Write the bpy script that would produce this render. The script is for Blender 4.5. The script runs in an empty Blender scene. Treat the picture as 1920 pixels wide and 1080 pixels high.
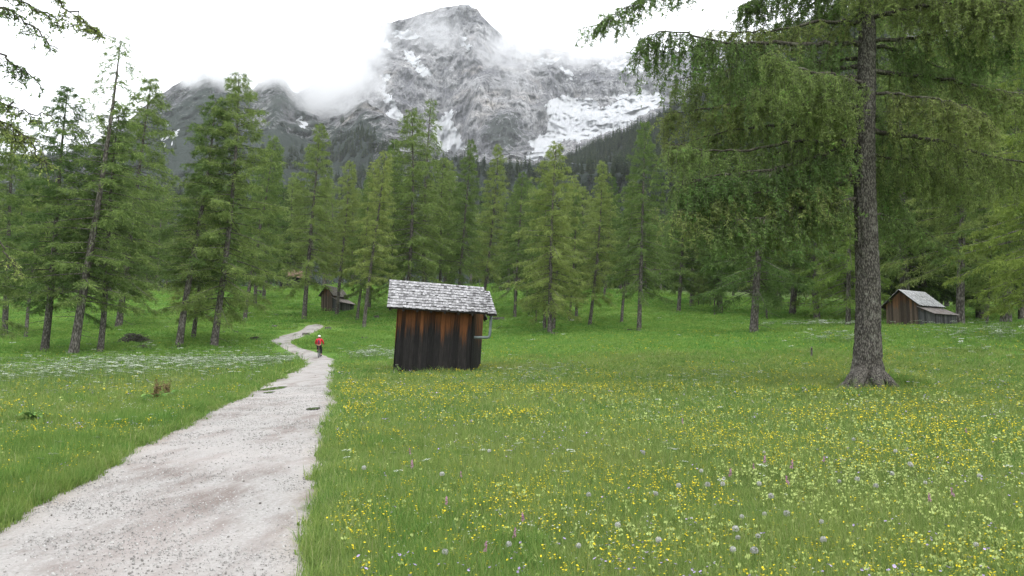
import bpy, math, random
import numpy as np
from mathutils import Vector, Matrix

R = math.radians
random.seed(7)
RNG = np.random.default_rng(11)
SC = bpy.context.scene
COL = SC.collection

# ------------------------------------------------------------------ camera
F = 1507.0                       # focal length in photograph pixels (1920 wide)
PITCH = R(5.7)
CAMZ = 1.65
cam_d = bpy.data.cameras.new('camera')
cam_d.sensor_width = 36.0
cam_d.lens = 36.0 * F / 1920.0
cam_d.clip_start = 0.05
cam_d.clip_end = 30000
cam = bpy.data.objects.new('camera', cam_d)
cam.location = (0, 0, CAMZ)
cam.rotation_euler = (R(90) + PITCH, 0, 0)
COL.objects.link(cam)
SC.camera = cam

# ------------------------------------------------------------------ sky, sun, exposure
SUN_EL, SUN_AZ = R(58), R(150)   # high sun behind thick cloud, behind the camera's right shoulder
world = bpy.data.worlds.new('World')
SC.world = world
world.use_nodes = True
wn, wl = world.node_tree.nodes, world.node_tree.links
wn.clear()
w_out = wn.new('ShaderNodeOutputWorld')
w_bg = wn.new('ShaderNodeBackground'); w_bg.inputs['Strength'].default_value = 0.15
w_sky = wn.new('ShaderNodeTexSky'); w_sky.sky_type = 'NISHITA'; w_sky.sun_disc = False
w_sky.sun_elevation = SUN_EL; w_sky.sun_rotation = SUN_AZ
w_tc = wn.new('ShaderNodeTexCoord')
w_no = wn.new('ShaderNodeTexNoise'); w_no.inputs['Scale'].default_value = 2.2; w_no.inputs['Detail'].default_value = 5
w_ra = wn.new('ShaderNodeValToRGB')
w_ra.color_ramp.elements[0].position = 0.3; w_ra.color_ramp.elements[0].color = (7.6, 7.85, 8.2, 1)
w_ra.color_ramp.elements[1].position = 0.75; w_ra.color_ramp.elements[1].color = (9.6, 9.7, 9.9, 1)
w_mx = wn.new('ShaderNodeMix'); w_mx.data_type = 'RGBA'; w_mx.inputs[0].default_value = 0.93
wl.new(w_tc.outputs['Generated'], w_no.inputs['Vector'])
wl.new(w_no.outputs['Fac'], w_ra.inputs['Fac'])
wl.new(w_sky.outputs['Color'], w_mx.inputs[6])
wl.new(w_ra.outputs['Color'], w_mx.inputs[7])
wl.new(w_mx.outputs[2], w_bg.inputs['Color'])
wl.new(w_bg.outputs['Background'], w_out.inputs['Surface'])

sun_d = bpy.data.lights.new('sun', 'SUN')
sun_d.energy = 1.5; sun_d.angle = R(25); sun_d.color = (1.0, 0.97, 0.92)
sun = bpy.data.objects.new('sun', sun_d)
sdir = Vector((math.sin(SUN_AZ) * math.cos(SUN_EL), math.cos(SUN_AZ) * math.cos(SUN_EL), math.sin(SUN_EL)))
sun.rotation_euler = sdir.to_track_quat('Z', 'Y').to_euler()
sun.location = (0, -20, 60)
COL.objects.link(sun)

SC.view_settings.view_transform = 'Standard'
SC.view_settings.look = 'None'
SC.view_settings.exposure = 0.85
SC.view_settings.gamma = 1.0
SC.view_settings.use_curve_mapping = False
SC.render.engine = 'CYCLES'
SC.cycles.use_denoising = True
SC.cycles.max_bounces = 12
SC.cycles.diffuse_bounces = 3
SC.cycles.transmission_bounces = 4
SC.cycles.volume_bounces = 12
SC.cycles.caustics_reflective = False
SC.cycles.caustics_refractive = False

# ------------------------------------------------------------------ small helpers
def tag(o, label=None, cat=None, group=None, kind=None):
    if label: o['label'] = label
    if cat: o['category'] = cat
    if group: o['group'] = group
    if kind: o['kind'] = kind
    return o

def empty(name, loc=(0, 0, 0), rot=(0, 0, 0), sc=1.0):
    o = bpy.data.objects.new(name, None)
    o.location = loc; o.rotation_euler = rot; o.scale = (sc, sc, sc)
    o.empty_display_size = 0.2
    COL.objects.link(o)
    return o

def mesh_np(name, verts, faces, mat=None, smooth=False, attrs=None):
    """faces: (N,3) or (N,4) int array"""
    verts = np.asarray(verts, dtype=np.float32); faces = np.asarray(faces, dtype=np.int32)
    me = bpy.data.meshes.new(name)
    n, k = faces.shape
    me.vertices.add(len(verts)); me.vertices.foreach_set('co', verts.ravel())
    me.loops.add(n * k); me.loops.foreach_set('vertex_index', faces.ravel())
    me.polygons.add(n)
    me.polygons.foreach_set('loop_start', np.arange(0, n * k, k, dtype=np.int32))
    me.polygons.foreach_set('loop_total', np.full(n, k, dtype=np.int32))
    if smooth: me.polygons.foreach_set('use_smooth', np.ones(n, dtype=bool))
    if attrs:
        for key, val in attrs.items():
            val = np.asarray(val, dtype=np.float32)
            if val.ndim == 1:
                a = me.attributes.new(key, 'FLOAT', 'POINT'); a.data.foreach_set('value', val)
            else:
                a = me.attributes.new(key, 'FLOAT_VECTOR', 'POINT'); a.data.foreach_set('vector', val.ravel())
    me.update(calc_edges=True)
    me.validate()
    if mat: me.materials.append(mat)
    return me

def obj(name, me, parent=None, loc=None, rot=None):
    o = bpy.data.objects.new(name, me)
    COL.objects.link(o)
    if parent: o.parent = parent
    if loc is not None: o.location = loc
    if rot is not None: o.rotation_euler = rot
    return o

class MB:
    """collects boxes, tubes and loose faces into one mesh"""
    def __init__(self): self.v = []; self.f = []; self.t = []
    def _add(self, vs, fs, tint):
        b = len(self.v); self.v += [tuple(p) for p in vs]; self.f += [tuple(i + b for i in f) for f in fs]
        self.t += [tint] * len(vs)
    def hexa(self, c, tint=0.5):         # 8 corners: 0-3 bottom ring, 4-7 top ring
        self._add(c, [(0, 3, 2, 1), (4, 5, 6, 7), (0, 1, 5, 4), (1, 2, 6, 5), (2, 3, 7, 6), (3, 0, 4, 7)], tint); return self
    def box(self, lo, hi, tint=0.5):
        x0, y0, z0 = lo; x1, y1, z1 = hi
        return self.hexa([(x0, y0, z0), (x1, y0, z0), (x1, y1, z0), (x0, y1, z0), (x0, y0, z1), (x1, y0, z1), (x1, y1, z1), (x0, y1, z1)], tint)
    def tube(self, pts, rads, n=6, tint=0.5, cap=True):
        pts = [Vector(p) for p in pts]
        if not hasattr(rads, '__len__'): rads = [rads] * len(pts)
        vs, fs = [], []
        for i, p in enumerate(pts):
            d = (pts[min(i + 1, len(pts) - 1)] - pts[max(i - 1, 0)]).normalized()
            a = d.cross(Vector((0.13, 0.31, 0.94)));
            if a.length < 1e-3: a = d.cross(Vector((1, 0, 0)))
            a.normalize(); b = d.cross(a)
            for k in range(n):
                t = 2 * math.pi * k / n
                vs.append(p + (a * math.cos(t) + b * math.sin(t)) * rads[i])
        for i in range(len(pts) - 1):
            for k in range(n):
                k2 = (k + 1) % n
                fs.append((i * n + k, i * n + k2, (i + 1) * n + k2, (i + 1) * n + k))
        if cap:
            fs.append(tuple(range(n - 1, -1, -1))); fs.append(tuple((len(pts) - 1) * n + k for k in range(n)))
        self._add(vs, fs, tint); return self
    def build(self, name, mat, parent=None, smooth=False, loc=None):
        me = bpy.data.meshes.new(name)
        me.from_pydata(self.v, [], self.f)
        a = me.attributes.new('tint', 'FLOAT', 'POINT'); a.data.foreach_set('value', np.asarray(self.t, dtype=np.float32))
        if smooth: me.polygons.foreach_set('use_smooth', np.ones(len(me.polygons), dtype=bool))
        me.materials.append(mat); me.update()
        return obj(name, me, parent, loc)

def _hash(ix, iy, iz, seed):
    with np.errstate(over='ignore'):
        n = (ix.astype(np.int64) * 374761393 + iy.astype(np.int64) * 668265263 + iz.astype(np.int64) * 2246822519 + seed * 3266489917) & 0xFFFFFFFF
        n = ((n ^ (n >> 13)) * 1274126177) & 0xFFFFFFFF
        n = ((n ^ (n >> 16)) * 2246822519) & 0xFFFFFFFF
        n = n ^ (n >> 15)
    return (n & 0xFFFFFF).astype(np.float64) / 0xFFFFFF

def vnoise(x, y, z=0.0, seed=0):
    x, y, z = np.broadcast_arrays(np.asarray(x, float), np.asarray(y, float), np.asarray(z, float))
    ix, iy, iz = np.floor(x), np.floor(y), np.floor(z)
    fx, fy, fz = x - ix, y - iy, z - iz
    u, v, w = fx * fx * (3 - 2 * fx), fy * fy * (3 - 2 * fy), fz * fz * (3 - 2 * fz)
    out = 0
    for dx in (0, 1):
        for dy in (0, 1):
            for dz in (0, 1):
                wgt = (u if dx else 1 - u) * (v if dy else 1 - v) * (w if dz else 1 - w)
                out = out + wgt * _hash(ix + dx, iy + dy, iz + dz, seed)
    return out

def fbm(x, y, z=0.0, octv=4, seed=0, gain=0.5):
    a, s, t = 1.0, 0.0, 0.0
    x, y, z = np.asarray(x, float), np.asarray(y, float), np.asarray(z, float)
    for i in range(octv):
        s = s + a * vnoise(x * 2 ** i, y * 2 ** i, z * 2 ** i, seed + i); t += a; a *= gain
    return s / t

def ridged(x, y, z=0.0, octv=4, seed=0, gain=0.55):
    a, s, t = 1.0, 0.0, 0.0
    x, y, z = np.asarray(x, float), np.asarray(y, float), np.asarray(z, float)
    for i in range(octv):
        s = s + a * (1 - np.abs(2 * vnoise(x * 2 ** i, y * 2 ** i, z * 2 ** i, seed + i) - 1)); t += a; a *= gain
    return s / t

def in_poly(px, py, poly):
    px, py = np.asarray(px, float), np.asarray(py, float)
    res = np.zeros(px.shape, bool)
    j = len(poly) - 1
    for i in range(len(poly)):
        xi, yi = poly[i]; xj, yj = poly[j]
        c = ((yi > py) != (yj > py)) & (px < (xj - xi) * (py - yi) / (yj - yi + 1e-12) + xi)
        res ^= c
        j = i
    return res

# ------------------------------------------------------------------ photograph pixel -> direction / world point
CP, SP = math.cos(PITCH), math.sin(PITCH)
def ray(px, py):
    """direction with a world-Y component of 1"""
    u = (np.asarray(px, float) - 960) / F; v = (540 - np.asarray(py, float)) / F
    y = CP - v * SP; z = SP + v * CP
    return u / y, z / y
def at(px, py, Y):
    a, b = ray(px, py)
    return Vector((float(a) * Y, Y, CAMZ + float(b) * Y))

# ------------------------------------------------------------------ terrain height from sparse control points
# (photo x, photo y, distance in metres) read where things of known size touch the ground
CTRL_PX = [(597, 671, 64), (140, 665, 62), (400, 650, 68), (335, 652, 67), (222, 615, 84), (570, 600, 93), (630, 583, 101),
           (535, 543, 136), (100, 560, 130), (300, 545, 140), (1030, 627, 80), (1105, 612, 91), (1272, 585, 108), (1412, 625, 62), (1590, 615, 67),
           (1720, 614, 75), (1330, 575, 122), (1500, 573, 132), (950, 545, 132), (1150, 552, 132), (1880, 614, 63), (840, 692, 42),
           (1625, 728, 26.5), (1900, 640, 44), (1200, 640, 58), (780, 600, 95), (0, 640, 75), (1000, 660, 52), (20, 700, 38)]
_cx, _cy, _cz = [], [], []
for a, b, d in CTRL_PX:
    p = at(a, b, d); _cx.append(p.x); _cy.append(p.y); _cz.append(p.z)
for x in (-30, -14, 0, 14, 30):
    for y in (-25, -8, 0, 8, 18, 28):
        if abs(x) < y * 1.3 + 22:
            _cx.append(x); _cy.append(y); _cz.append(0.0365 * y)
for k in range(20):
    t = 2 * math.pi * k / 20
    for rr in (260, 420):
        x, y = rr * math.sin(t), rr * math.cos(t)
        _cx.append(x); _cy.append(y); _cz.append(min(max(0.10 * y, -8), 34))
_P = np.stack([_cx, _cy], 1) / 50.0
def _tps(r2): return np.where(r2 > 1e-12, 0.5 * r2 * np.log(r2 + 1e-12), 0)
_n = len(_P)
_K = _tps(((_P[:, None] - _P[None]) ** 2).sum(-1)) + np.eye(_n) * 0.02
_A = np.zeros((_n + 3, _n + 3)); _A[:_n, :_n] = _K; _A[:_n, _n] = 1; _A[:_n, _n + 1:] = _P
_A[_n, :_n] = 1; _A[_n + 1:, :_n] = _P.T
_W = np.linalg.solve(_A, np.concatenate([_cz, [0, 0, 0]]))
MOUND = (25.6 * (1640 - 960) / F, 25.1)
def height(x, y):
    x = np.asarray(x, float); y = np.asarray(y, float)
    r = np.sqrt(x * x + y * y) + 1e-9
    k = np.minimum(1.0, 420.0 / r)
    X, Yy = x * k, y * k
    sh = X.shape
    P = np.stack([X.ravel(), Yy.ravel()], 1) / 50.0
    out = np.empty(len(P))
    for i in range(0, len(P), 20000):
        q = P[i:i + 20000]
        K = _tps(((q[:, None] - _P[None]) ** 2).sum(-1))
        out[i:i + 20000] = K @ _W[:_n] + _W[_n] + q @ _W[_n + 1:]
    z = out.reshape(sh)
    amp = np.clip((r - 6) / 30, 0.15, 1)
    z = z + 0.42 * np.exp(-((x - MOUND[0]) / 1.0) ** 2 - ((y - MOUND[1]) / 0.9) ** 2)
    z = z + amp * (0.35 * (fbm(x / 13, y / 13, 0, 3, 5) - 0.5) + 0.10 * (fbm(x / 2.6, y / 2.6, 0, 2, 9) - 0.5))
    return z
_zc = float(height(0.0, 0.0))
def hz(x, y): return float(height(np.array([x]), np.array([y]))[0])

def hit(px, py, ymin=3.0, ymax=260.0):
    """walk along the pixel's ray until it meets the meadow"""
    a, b = ray(px, py); a, b = float(a), float(b)
    ys = np.geomspace(ymin, ymax, 900)
    g = height(a * ys, ys) - (CAMZ + b * ys)
    i = np.argmax(g > 0)
    if g[i] <= 0:
        i = int(np.argmax(g)); y = ys[i]
    else:
        y0, y1 = ys[max(i - 1, 0)], ys[i]; g0, g1 = g[max(i - 1, 0)], g[i]
        y = y0 + (y1 - y0) * (-g0) / (g1 - g0 + 1e-9) if i > 0 else y1
    x = a * y
    return Vector((x, y, hz(x, y)))

# ------------------------------------------------------------------ materials
def new_mat(name):
    m = bpy.data.materials.new(name); m.use_nodes = True
    nt = m.node_tree; nt.nodes.clear()
    out = nt.nodes.new('ShaderNodeOutputMaterial')
    return m, nt, out
def N(nt, t, **kw):
    n = nt.nodes.new('ShaderNode' + t)
    for k, v in kw.items():
        if hasattr(n, k): setattr(n, k, v)
        else: n.inputs[k].default_value = v
    return n
def ramp(nt, src, stops):
    r = nt.nodes.new('ShaderNodeValToRGB')
    while len(r.color_ramp.elements) < len(stops): r.color_ramp.elements.new(0.5)
    for e, (p, c) in zip(r.color_ramp.elements, stops):
        e.position = p; e.color = (*c, 1) if len(c) == 3 else c
    nt.links.new(src, r.inputs['Fac'])
    return r.outputs['Color']
def mixc(nt, fac, a, b, mode='MIX'):
    m = nt.nodes.new('ShaderNodeMix'); m.data_type = 'RGBA'; m.blend_type = mode
    for i, s in ((0, fac), (6, a), (7, b)):
        if hasattr(s, 'type') and hasattr(s, 'is_linked'): nt.links.new(s, m.inputs[i])
        elif i == 0: m.inputs[0].default_value = s
        else: m.inputs[i].default_value = (*s, 1)
    return m.outputs[2]
def math_(nt, op, a, b=0.0, c=None, clamp=False):
    m = nt.nodes.new('ShaderNodeMath'); m.operation = op; m.use_clamp = clamp
    for i, s in ((0, a), (1, b), (2, c)):
        if s is None: continue
        if hasattr(s, 'is_linked'): nt.links.new(s, m.inputs[i])
        else: m.inputs[i].default_value = s
    return m.outputs[0]
def noise(nt, vec, scale, detail=4, rough=0.55):
    n = N(nt, 'TexNoise', Scale=scale, Detail=detail, Roughness=rough)
    if vec is not None: nt.links.new(vec, n.inputs['Vector'])
    return n.outputs['Fac']
def mapping(nt, vec, sc=(1, 1, 1)):
    m = nt.nodes.new('ShaderNodeMapping'); m.inputs['Scale'].default_value = sc
    nt.links.new(vec, m.inputs['Vector']); return m.outputs['Vector']
def attr(nt, name):
    a = nt.nodes.new('ShaderNodeAttribute'); a.attribute_name = name; return a.outputs['Fac']
def bump(nt, h, strength, dist):
    b = nt.nodes.new('ShaderNodeBump'); b.inputs['Strength'].default_value = strength; b.inputs['Distance'].default_value = dist
    nt.links.new(h, b.inputs['Height']); return b.outputs['Normal']
def finish(nt, out, col, rough=0.8, normal=None, spec=0.3, metal=0.0):
    p = nt.nodes.new('ShaderNodeBsdfPrincipled')
    if hasattr(col, 'is_linked'): nt.links.new(col, p.inputs['Base Color'])
    else: p.inputs['Base Color'].default_value = (*col, 1)
    p.inputs['Roughness'].default_value = rough; p.inputs['Specular IOR Level'].default_value = spec
    p.inputs['Metallic'].default_value = metal
    if normal is not None: nt.links.new(normal, p.inputs['Normal'])
    nt.links.new(p.outputs[0], out.inputs['Surface']); return p

def mat_leaf(name, stops, trans=0.35, big=0.0, rnd=0.25, warm=(0.17, 0.2, 0.045)):
    m, nt, out = new_mat(name)
    c = ramp(nt, attr(nt, 'tint'), stops)
    oi = nt.nodes.new('ShaderNodeObjectInfo')
    hs = nt.nodes.new('ShaderNodeHueSaturation')
    nt.links.new(math_(nt, 'MULTIPLY_ADD', oi.outputs['Random'], rnd * 2, 1 - rnd), hs.inputs['Value'])
    nt.links.new(math_(nt, 'MULTIPLY_ADD', oi.outputs['Random'], -0.05, 0.525), hs.inputs['Hue'])
    nt.links.new(c, hs.inputs['Color']); c = hs.outputs['Color']
    if big:
        g = nt.nodes.new('ShaderNodeNewGeometry')
        f = ramp(nt, noise(nt, g.outputs['Position'], big, 4, 0.6), [(0.35, (0, 0, 0)), (0.68, (1, 1, 1))])
        c = mixc(nt, math_(nt, 'MULTIPLY', f, 0.55), c, warm)
    d = N(nt, 'BsdfDiffuse'); t = N(nt, 'BsdfTranslucent'); mx = N(nt, 'MixShader', Fac=trans)
    nt.links.new(c, d.inputs['Color']); nt.links.new(c, t.inputs['Color'])
    nt.links.new(d.outputs[0], mx.inputs[1]); nt.links.new(t.outputs[0], mx.inputs[2])
    nt.links.new(mx.outputs[0], out.inputs['Surface'])
    return m

def mat_plain(name, col, rough=0.7, var=0.0, scale=8.0, spec=0.3, metal=0.0):
    m, nt, out = new_mat(name)
    c = col
    if var:
        tc = N(nt, 'TexCoord')
        f = noise(nt, tc.outputs['Object'], scale, 4)
        lo = tuple(x * (1 - var) for x in col); hi = tuple(min(1, x * (1 + var)) for x in col)
        c = ramp(nt, f, [(0.3, lo), (0.7, hi)])
    finish(nt, out, c, rough, None, spec, metal)
    return m

def mat_bark(name, lo, hi, lichen, sc=1.0, relief=0.02, moss=False):
    m, nt, out = new_mat(name)
    tc = N(nt, 'TexCoord')
    v = mapping(nt, tc.outputs['Object'], (9 * sc, 9 * sc, 2.6 * sc))
    vo = N(nt, 'TexVoronoi', Scale=1.6); vo.feature = 'F1'
    nt.links.new(v, vo.inputs['Vector'])
    n1 = noise(nt, v, 1.3, 6, 0.65)
    f = math_(nt, 'MULTIPLY_ADD', vo.outputs['Distance'], -0.8, n1)
    c = ramp(nt, f, [(-0.0, lo), (0.45, hi)])
    n2 = noise(nt, tc.outputs['Object'], 1.7 * sc, 5, 0.65)
    c = mixc(nt, ramp(nt, n2, [(0.55, (0, 0, 0)), (0.75, (0.7, 0.7, 0.7))]), c, lichen)
    if moss:
        sx = N(nt, 'SeparateXYZ'); nt.links.new(tc.outputs['Object'], sx.inputs[0])
        mz = math_(nt, 'ADD', math_(nt, 'MULTIPLY_ADD', sx.outputs['Z'], -1.3, 0.55), math_(nt, 'MULTIPLY_ADD', n2, 2.4, -1.2))
        c = mixc(nt, ramp(nt, mz, [(0.2, (0, 0, 0)), (0.6, (0.9, 0.9, 0.9))]), c, (0.075, 0.105, 0.028))
    finish(nt, out, c, 0.95, bump(nt, f, 0.8, relief), 0.1)
    return m

M = {}
M['larch'] = mat_leaf('larch_needles', [(0.0, (0.105, 0.148, 0.056)), (0.5, (0.17, 0.242, 0.076)), (1.0, (0.27, 0.345, 0.108))], 0.40, rnd=0.32)
M['larch_fresh'] = mat_leaf('fresh_larch_needles', [(0.0, (0.10, 0.16, 0.045)), (0.5, (0.165, 0.25, 0.06)), (1.0, (0.25, 0.345, 0.085))], 0.4, rnd=0.1)
M['larch_big'] = mat_leaf('old_larch_needles', [(0.0, (0.12, 0.15, 0.068)), (0.45, (0.175, 0.235, 0.082)), (0.8, (0.22, 0.305, 0.096)), (1.0, (0.18, 0.34, 0.08))], 0.42, rnd=0.12)
M['spruce'] = mat_leaf('spruce_needles', [(0.0, (0.035, 0.055, 0.024)), (0.6, (0.065, 0.10, 0.036)), (1.0, (0.10, 0.145, 0.05))], 0.15, rnd=0.2)
M['far_wood'] = mat_leaf('far_conifer_needles', [(0.0, (0.030, 0.052, 0.026)), (0.5, (0.05, 0.085, 0.032)), (1.0, (0.10, 0.145, 0.045))], 0.2, rnd=0.35)
M['bark'] = mat_bark('larch_bark', (0.06, 0.054, 0.048), (0.21, 0.193, 0.175), (0.24, 0.228, 0.20), 0.9, 0.03)
M['bark_big'] = mat_bark('plated_larch_bark', (0.035, 0.032, 0.028), (0.17, 0.158, 0.138), (0.22, 0.22, 0.185), 2.6, 0.02, True)
M['limb'] = mat_bark('lichen_grown_limb_bark', (0.04, 0.036, 0.03), (0.13, 0.12, 0.095), (0.22, 0.22, 0.16), 1.5, 0.02)
M['dead'] = mat_bark('dead_wood', (0.05, 0.045, 0.04), (0.18, 0.165, 0.15), (0.22, 0.21, 0.2), 1.5, 0.02)
M['lichen'] = mat_leaf('beard_lichen', [(0, (0.12, 0.13, 0.085)), (1, (0.24, 0.25, 0.17))], 0.2, rnd=0.05)

def mat_ground():
    m, nt, out = new_mat('meadow_soil_and_turf')
    g = nt.nodes.new('ShaderNodeNewGeometry'); P = g.outputs['Position']
    a = noise(nt, P, 0.07, 5, 0.6); b = noise(nt, P, 0.9, 6, 0.65); c3 = noise(nt, P, 9.0, 5, 0.7)
    c = ramp(nt, a, [(0.32, (0.10, 0.20, 0.034)), (0.52, (0.135, 0.24, 0.044)), (0.7, (0.185, 0.255, 0.06))])
    c = mixc(nt, ramp(nt, b, [(0.4, (0, 0, 0)), (0.75, (0.6, 0.6, 0.6))]), c, (0.065, 0.125, 0.024))
    c = mixc(nt, ramp(nt, c3, [(0.35, (0.55, 0.55, 0.55)), (0.6, (0, 0, 0))]), c, (0.05, 0.088, 0.02))
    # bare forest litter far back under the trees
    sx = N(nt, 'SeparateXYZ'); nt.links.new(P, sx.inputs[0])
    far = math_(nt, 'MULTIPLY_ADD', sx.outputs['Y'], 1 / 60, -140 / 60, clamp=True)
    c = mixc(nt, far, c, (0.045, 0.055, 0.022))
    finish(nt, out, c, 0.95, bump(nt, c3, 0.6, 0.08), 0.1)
    return m
M['ground'] = mat_ground()

def mat_path():
    m, nt, out = new_mat('pale_crushed_limestone')
    g = nt.nodes.new('ShaderNodeNewGeometry'); P = g.outputs['Position']
    n1 = noise(nt, P, 0.55, 5, 0.6); n2 = noise(nt, P, 30, 4, 0.7); n3 = noise(nt, mapping(nt, P, (1.6, 0.5, 1)), 0.9, 5, 0.7)
    vo = N(nt, 'TexVoronoi', Scale=42.0); nt.links.new(P, vo.inputs['Vector'])
    c = ramp(nt, n2, [(0.3, (0.225, 0.213, 0.202)), (0.5, (0.295, 0.283, 0.271)), (0.72, (0.37, 0.36, 0.349))])
    c = mixc(nt, ramp(nt, n3, [(0.48, (0, 0, 0)), (0.64, (0.9, 0.9, 0.9))]), c, (0.165, 0.135, 0.122))
    c = mixc(nt, ramp(nt, n1, [(0.42, (0, 0, 0)), (0.68, (0.55, 0.55, 0.55))]), c, (0.37, 0.34, 0.325))
    c = mixc(nt, math_(nt, 'MULTIPLY', attr(nt, 'verge'), 0.75), c, (0.30, 0.255, 0.215))
    c = mixc(nt, ramp(nt, vo.outputs['Color'], [(0.0, (0.35, 0.35, 0.35)), (0.25, (0, 0, 0))]), c, (0.25, 0.24, 0.235))
    h = math_(nt, 'ADD', math_(nt, 'MULTIPLY', vo.outputs['Distance'], -0.6), n2)
    finish(nt, out, c, 0.95, bump(nt, h, 0.7, 0.02), 0.15)
    return m
M['path'] = mat_path()

def mat_mountain(name, rock_lo, rock_hi, veg, scale):
    m, nt, out = new_mat(name)
    g = nt.nodes.new('ShaderNodeNewGeometry'); P = g.outputs['Position']
    v1 = mapping(nt, P, (1, 1, 0.45)); v2 = mapping(nt, P, (0.25, 0.25, 1.5))
    a = noise(nt, v1, 0.009 * scale, 8, 0.68); b = noise(nt, v2, 0.012 * scale, 6, 0.65); f = noise(nt, P, 0.05 * scale, 6, 0.7)
    mixn = math_(nt, 'ADD', math_(nt, 'MULTIPLY', a, 0.85), math_(nt, 'MULTIPLY', b, 0.15))
    c = ramp(nt, mixn, [(0.40, rock_lo), (0.5, tuple((p + q) / 2 for p, q in zip(rock_lo, rock_hi))), (0.60, rock_hi)])
    c = mixc(nt, ramp(nt, noise(nt, P, 0.006 * scale, 4), [(0.56, (0, 0, 0)), (0.72, (0.5, 0.5, 0.5))]), c, tuple(q * w for q, w in zip(rock_hi, (1.08, 0.95, 0.78))))
    ck = noise(nt, mapping(nt, P, (1, 1, 0.3)), 0.035 * scale, 8, 0.75)
    c = mixc(nt, ramp(nt, ck, [(0.40, (0.85, 0.85, 0.85)), (0.52, (0, 0, 0))]), c, tuple(q * 0.45 for q in rock_lo))
    f2 = noise(nt, mapping(nt, P, (1, 1, 0.55)), 0.11 * scale, 5, 0.7)
    c = mixc(nt, 1.0, c, ramp(nt, f2, [(0.38, (0.5, 0.5, 0.52)), (0.5, (1, 1, 1)), (0.64, (1.35, 1.35, 1.35))]), 'MULTIPLY')
    vm = math_(nt, 'ADD', attr(nt, 'veg'), math_(nt, 'MULTIPLY_ADD', f, 1.6, -0.8))
    c = mixc(nt, ramp(nt, vm, [(0.44, (0, 0, 0)), (0.58, (1, 1, 1))]), c, veg)
    sm = math_(nt, 'ADD', attr(nt, 'snow'), math_(nt, 'MULTIPLY_ADD', f, 1.0, -0.5))
    c = mixc(nt, ramp(nt, sm, [(0.48, (0, 0, 0)), (0.56, (1, 1, 1))]), c, (0.82, 0.84, 0.87))
    finish(nt, out, c, 0.95, bump(nt, math_(nt, 'ADD', a, math_(nt, 'ADD', ck, math_(nt, 'MULTIPLY', f2, 0.5))), 1.0, 45.0 / scale), 0.1)
    return m
M['dolomite'] = mat_mountain('pale_dolomite_rock', (0.18, 0.18, 0.20), (0.54, 0.535, 0.54), (0.05, 0.065, 0.052), 1.0)
M['ridge'] = mat_mountain('dark_ridge_rock', (0.16, 0.165, 0.175), (0.46, 0.455, 0.46), (0.04, 0.058, 0.046), 1.3)
M['slope'] = mat_mountain('wooded_slope_ground', (0.12, 0.115, 0.11), (0.26, 0.25, 0.24), (0.022, 0.034, 0.018), 3.0)

# ------------------------------------------------------------------ the meadow: one sheet out to the hills
def build_ground():
    rad = np.concatenate([[0.0], np.geomspace(1.2, 160, 190), np.geomspace(168, 4300, 50)])
    th = np.concatenate([np.linspace(-48, 48, 260), np.linspace(50, 310, 90)])
    th = np.radians(th)
    RR, TT = np.meshgrid(rad, th, indexing='ij')
    X, Y = RR * np.sin(TT), RR * np.cos(TT)
    Z = height(X, Y)
    V = np.stack([X, Y, Z], -1).reshape(-1, 3)
    nr, nt_ = RR.shape
    i, j = np.meshgrid(np.arange(nr - 1), np.arange(nt_), indexing='ij')
    j2 = (j + 1) % nt_
    Fc = np.stack([i * nt_ + j, i * nt_ + j2, (i + 1) * nt_ + j2, (i + 1) * nt_ + j], -1).reshape(-1, 4)
    o = obj('meadow_ground', mesh_np('meadow_ground', V, Fc[:, ::-1], M['ground'], True))
    tag(o, kind='structure')
    return o
build_ground()

# ------------------------------------------------------------------ the gravel path, edge pairs read off the photograph
PAIRS = [((-155, 1080), (597, 1080)), ((20, 975), (600, 985)), ((150, 905), (605, 905)), ((300, 820), (616, 820)), ((400, 770), (627, 770)),
         ((480, 730), (631, 730)), ((545, 700), (632, 700)), ((563, 688), (632, 686)), ((569, 679), (630, 676)), ((560, 670), (612, 668)),
         ((543, 660), (590, 660)), ((525, 649), (562, 652)), ((509, 638), (546, 643)), ((528, 630), (551, 637)), ((550, 624), (574, 629)),
         ((568, 617), (596, 620)), ((575, 611), (606, 612))]
PL, PR = [], []
for a, b in PAIRS:
    PL.append(hit(*a)); PR.append(hit(*b))
# towards and past the camera, and on behind the far rise
d0 = Vector((0.25, -1.0, 0)) * 3.2
PL.insert(0, PL[0] + d0 * 0.95); PR.insert(0, PR[0] + d0)
PL.insert(0, PL[0] + d0 * 1.2); PR.insert(0, PR[0] + d0 * 1.2)
e = PR[-1] - PL[-1]
PL.append(PL[-1] + Vector((0.6, 1.6, 0))); PR.append(PR[-1] + Vector((-0.6, 1.5, 0)))
def resample(P, n):
    P = np.array([[p.x, p.y] for p in P])
    # Catmull-Rom through the points, n samples per span
    out = []
    Q = np.vstack([2 * P[0] - P[1], P, 2 * P[-1] - P[-2]])
    for i in range(1, len(Q) - 2):
        p0, p1, p2, p3 = Q[i - 1:i + 3]
        for k in range(n):
            t = k / n
            out.append(0.5 * ((2 * p1) + (-p0 + p2) * t + (2 * p0 - 5 * p1 + 4 * p2 - p3) * t * t + (-p0 + 3 * p1 - 3 * p2 + p3) * t ** 3))
    out.append(P[-1])
    return np.array(out)
NSP = 26
LE, RE = resample(PL, NSP), resample(PR, NSP)
arc = np.concatenate([[0], np.cumsum(np.linalg.norm(np.diff((LE + RE) / 2, axis=0), axis=1))])
wd = np.linalg.norm(RE - LE, axis=1)[:, None]
ex = (RE - LE) / wd
LE = LE + ex * (0.30 * (fbm(arc / 0.5, 3.1, 0, 4, 21, 0.7) - 0.5))[:, None]
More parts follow.
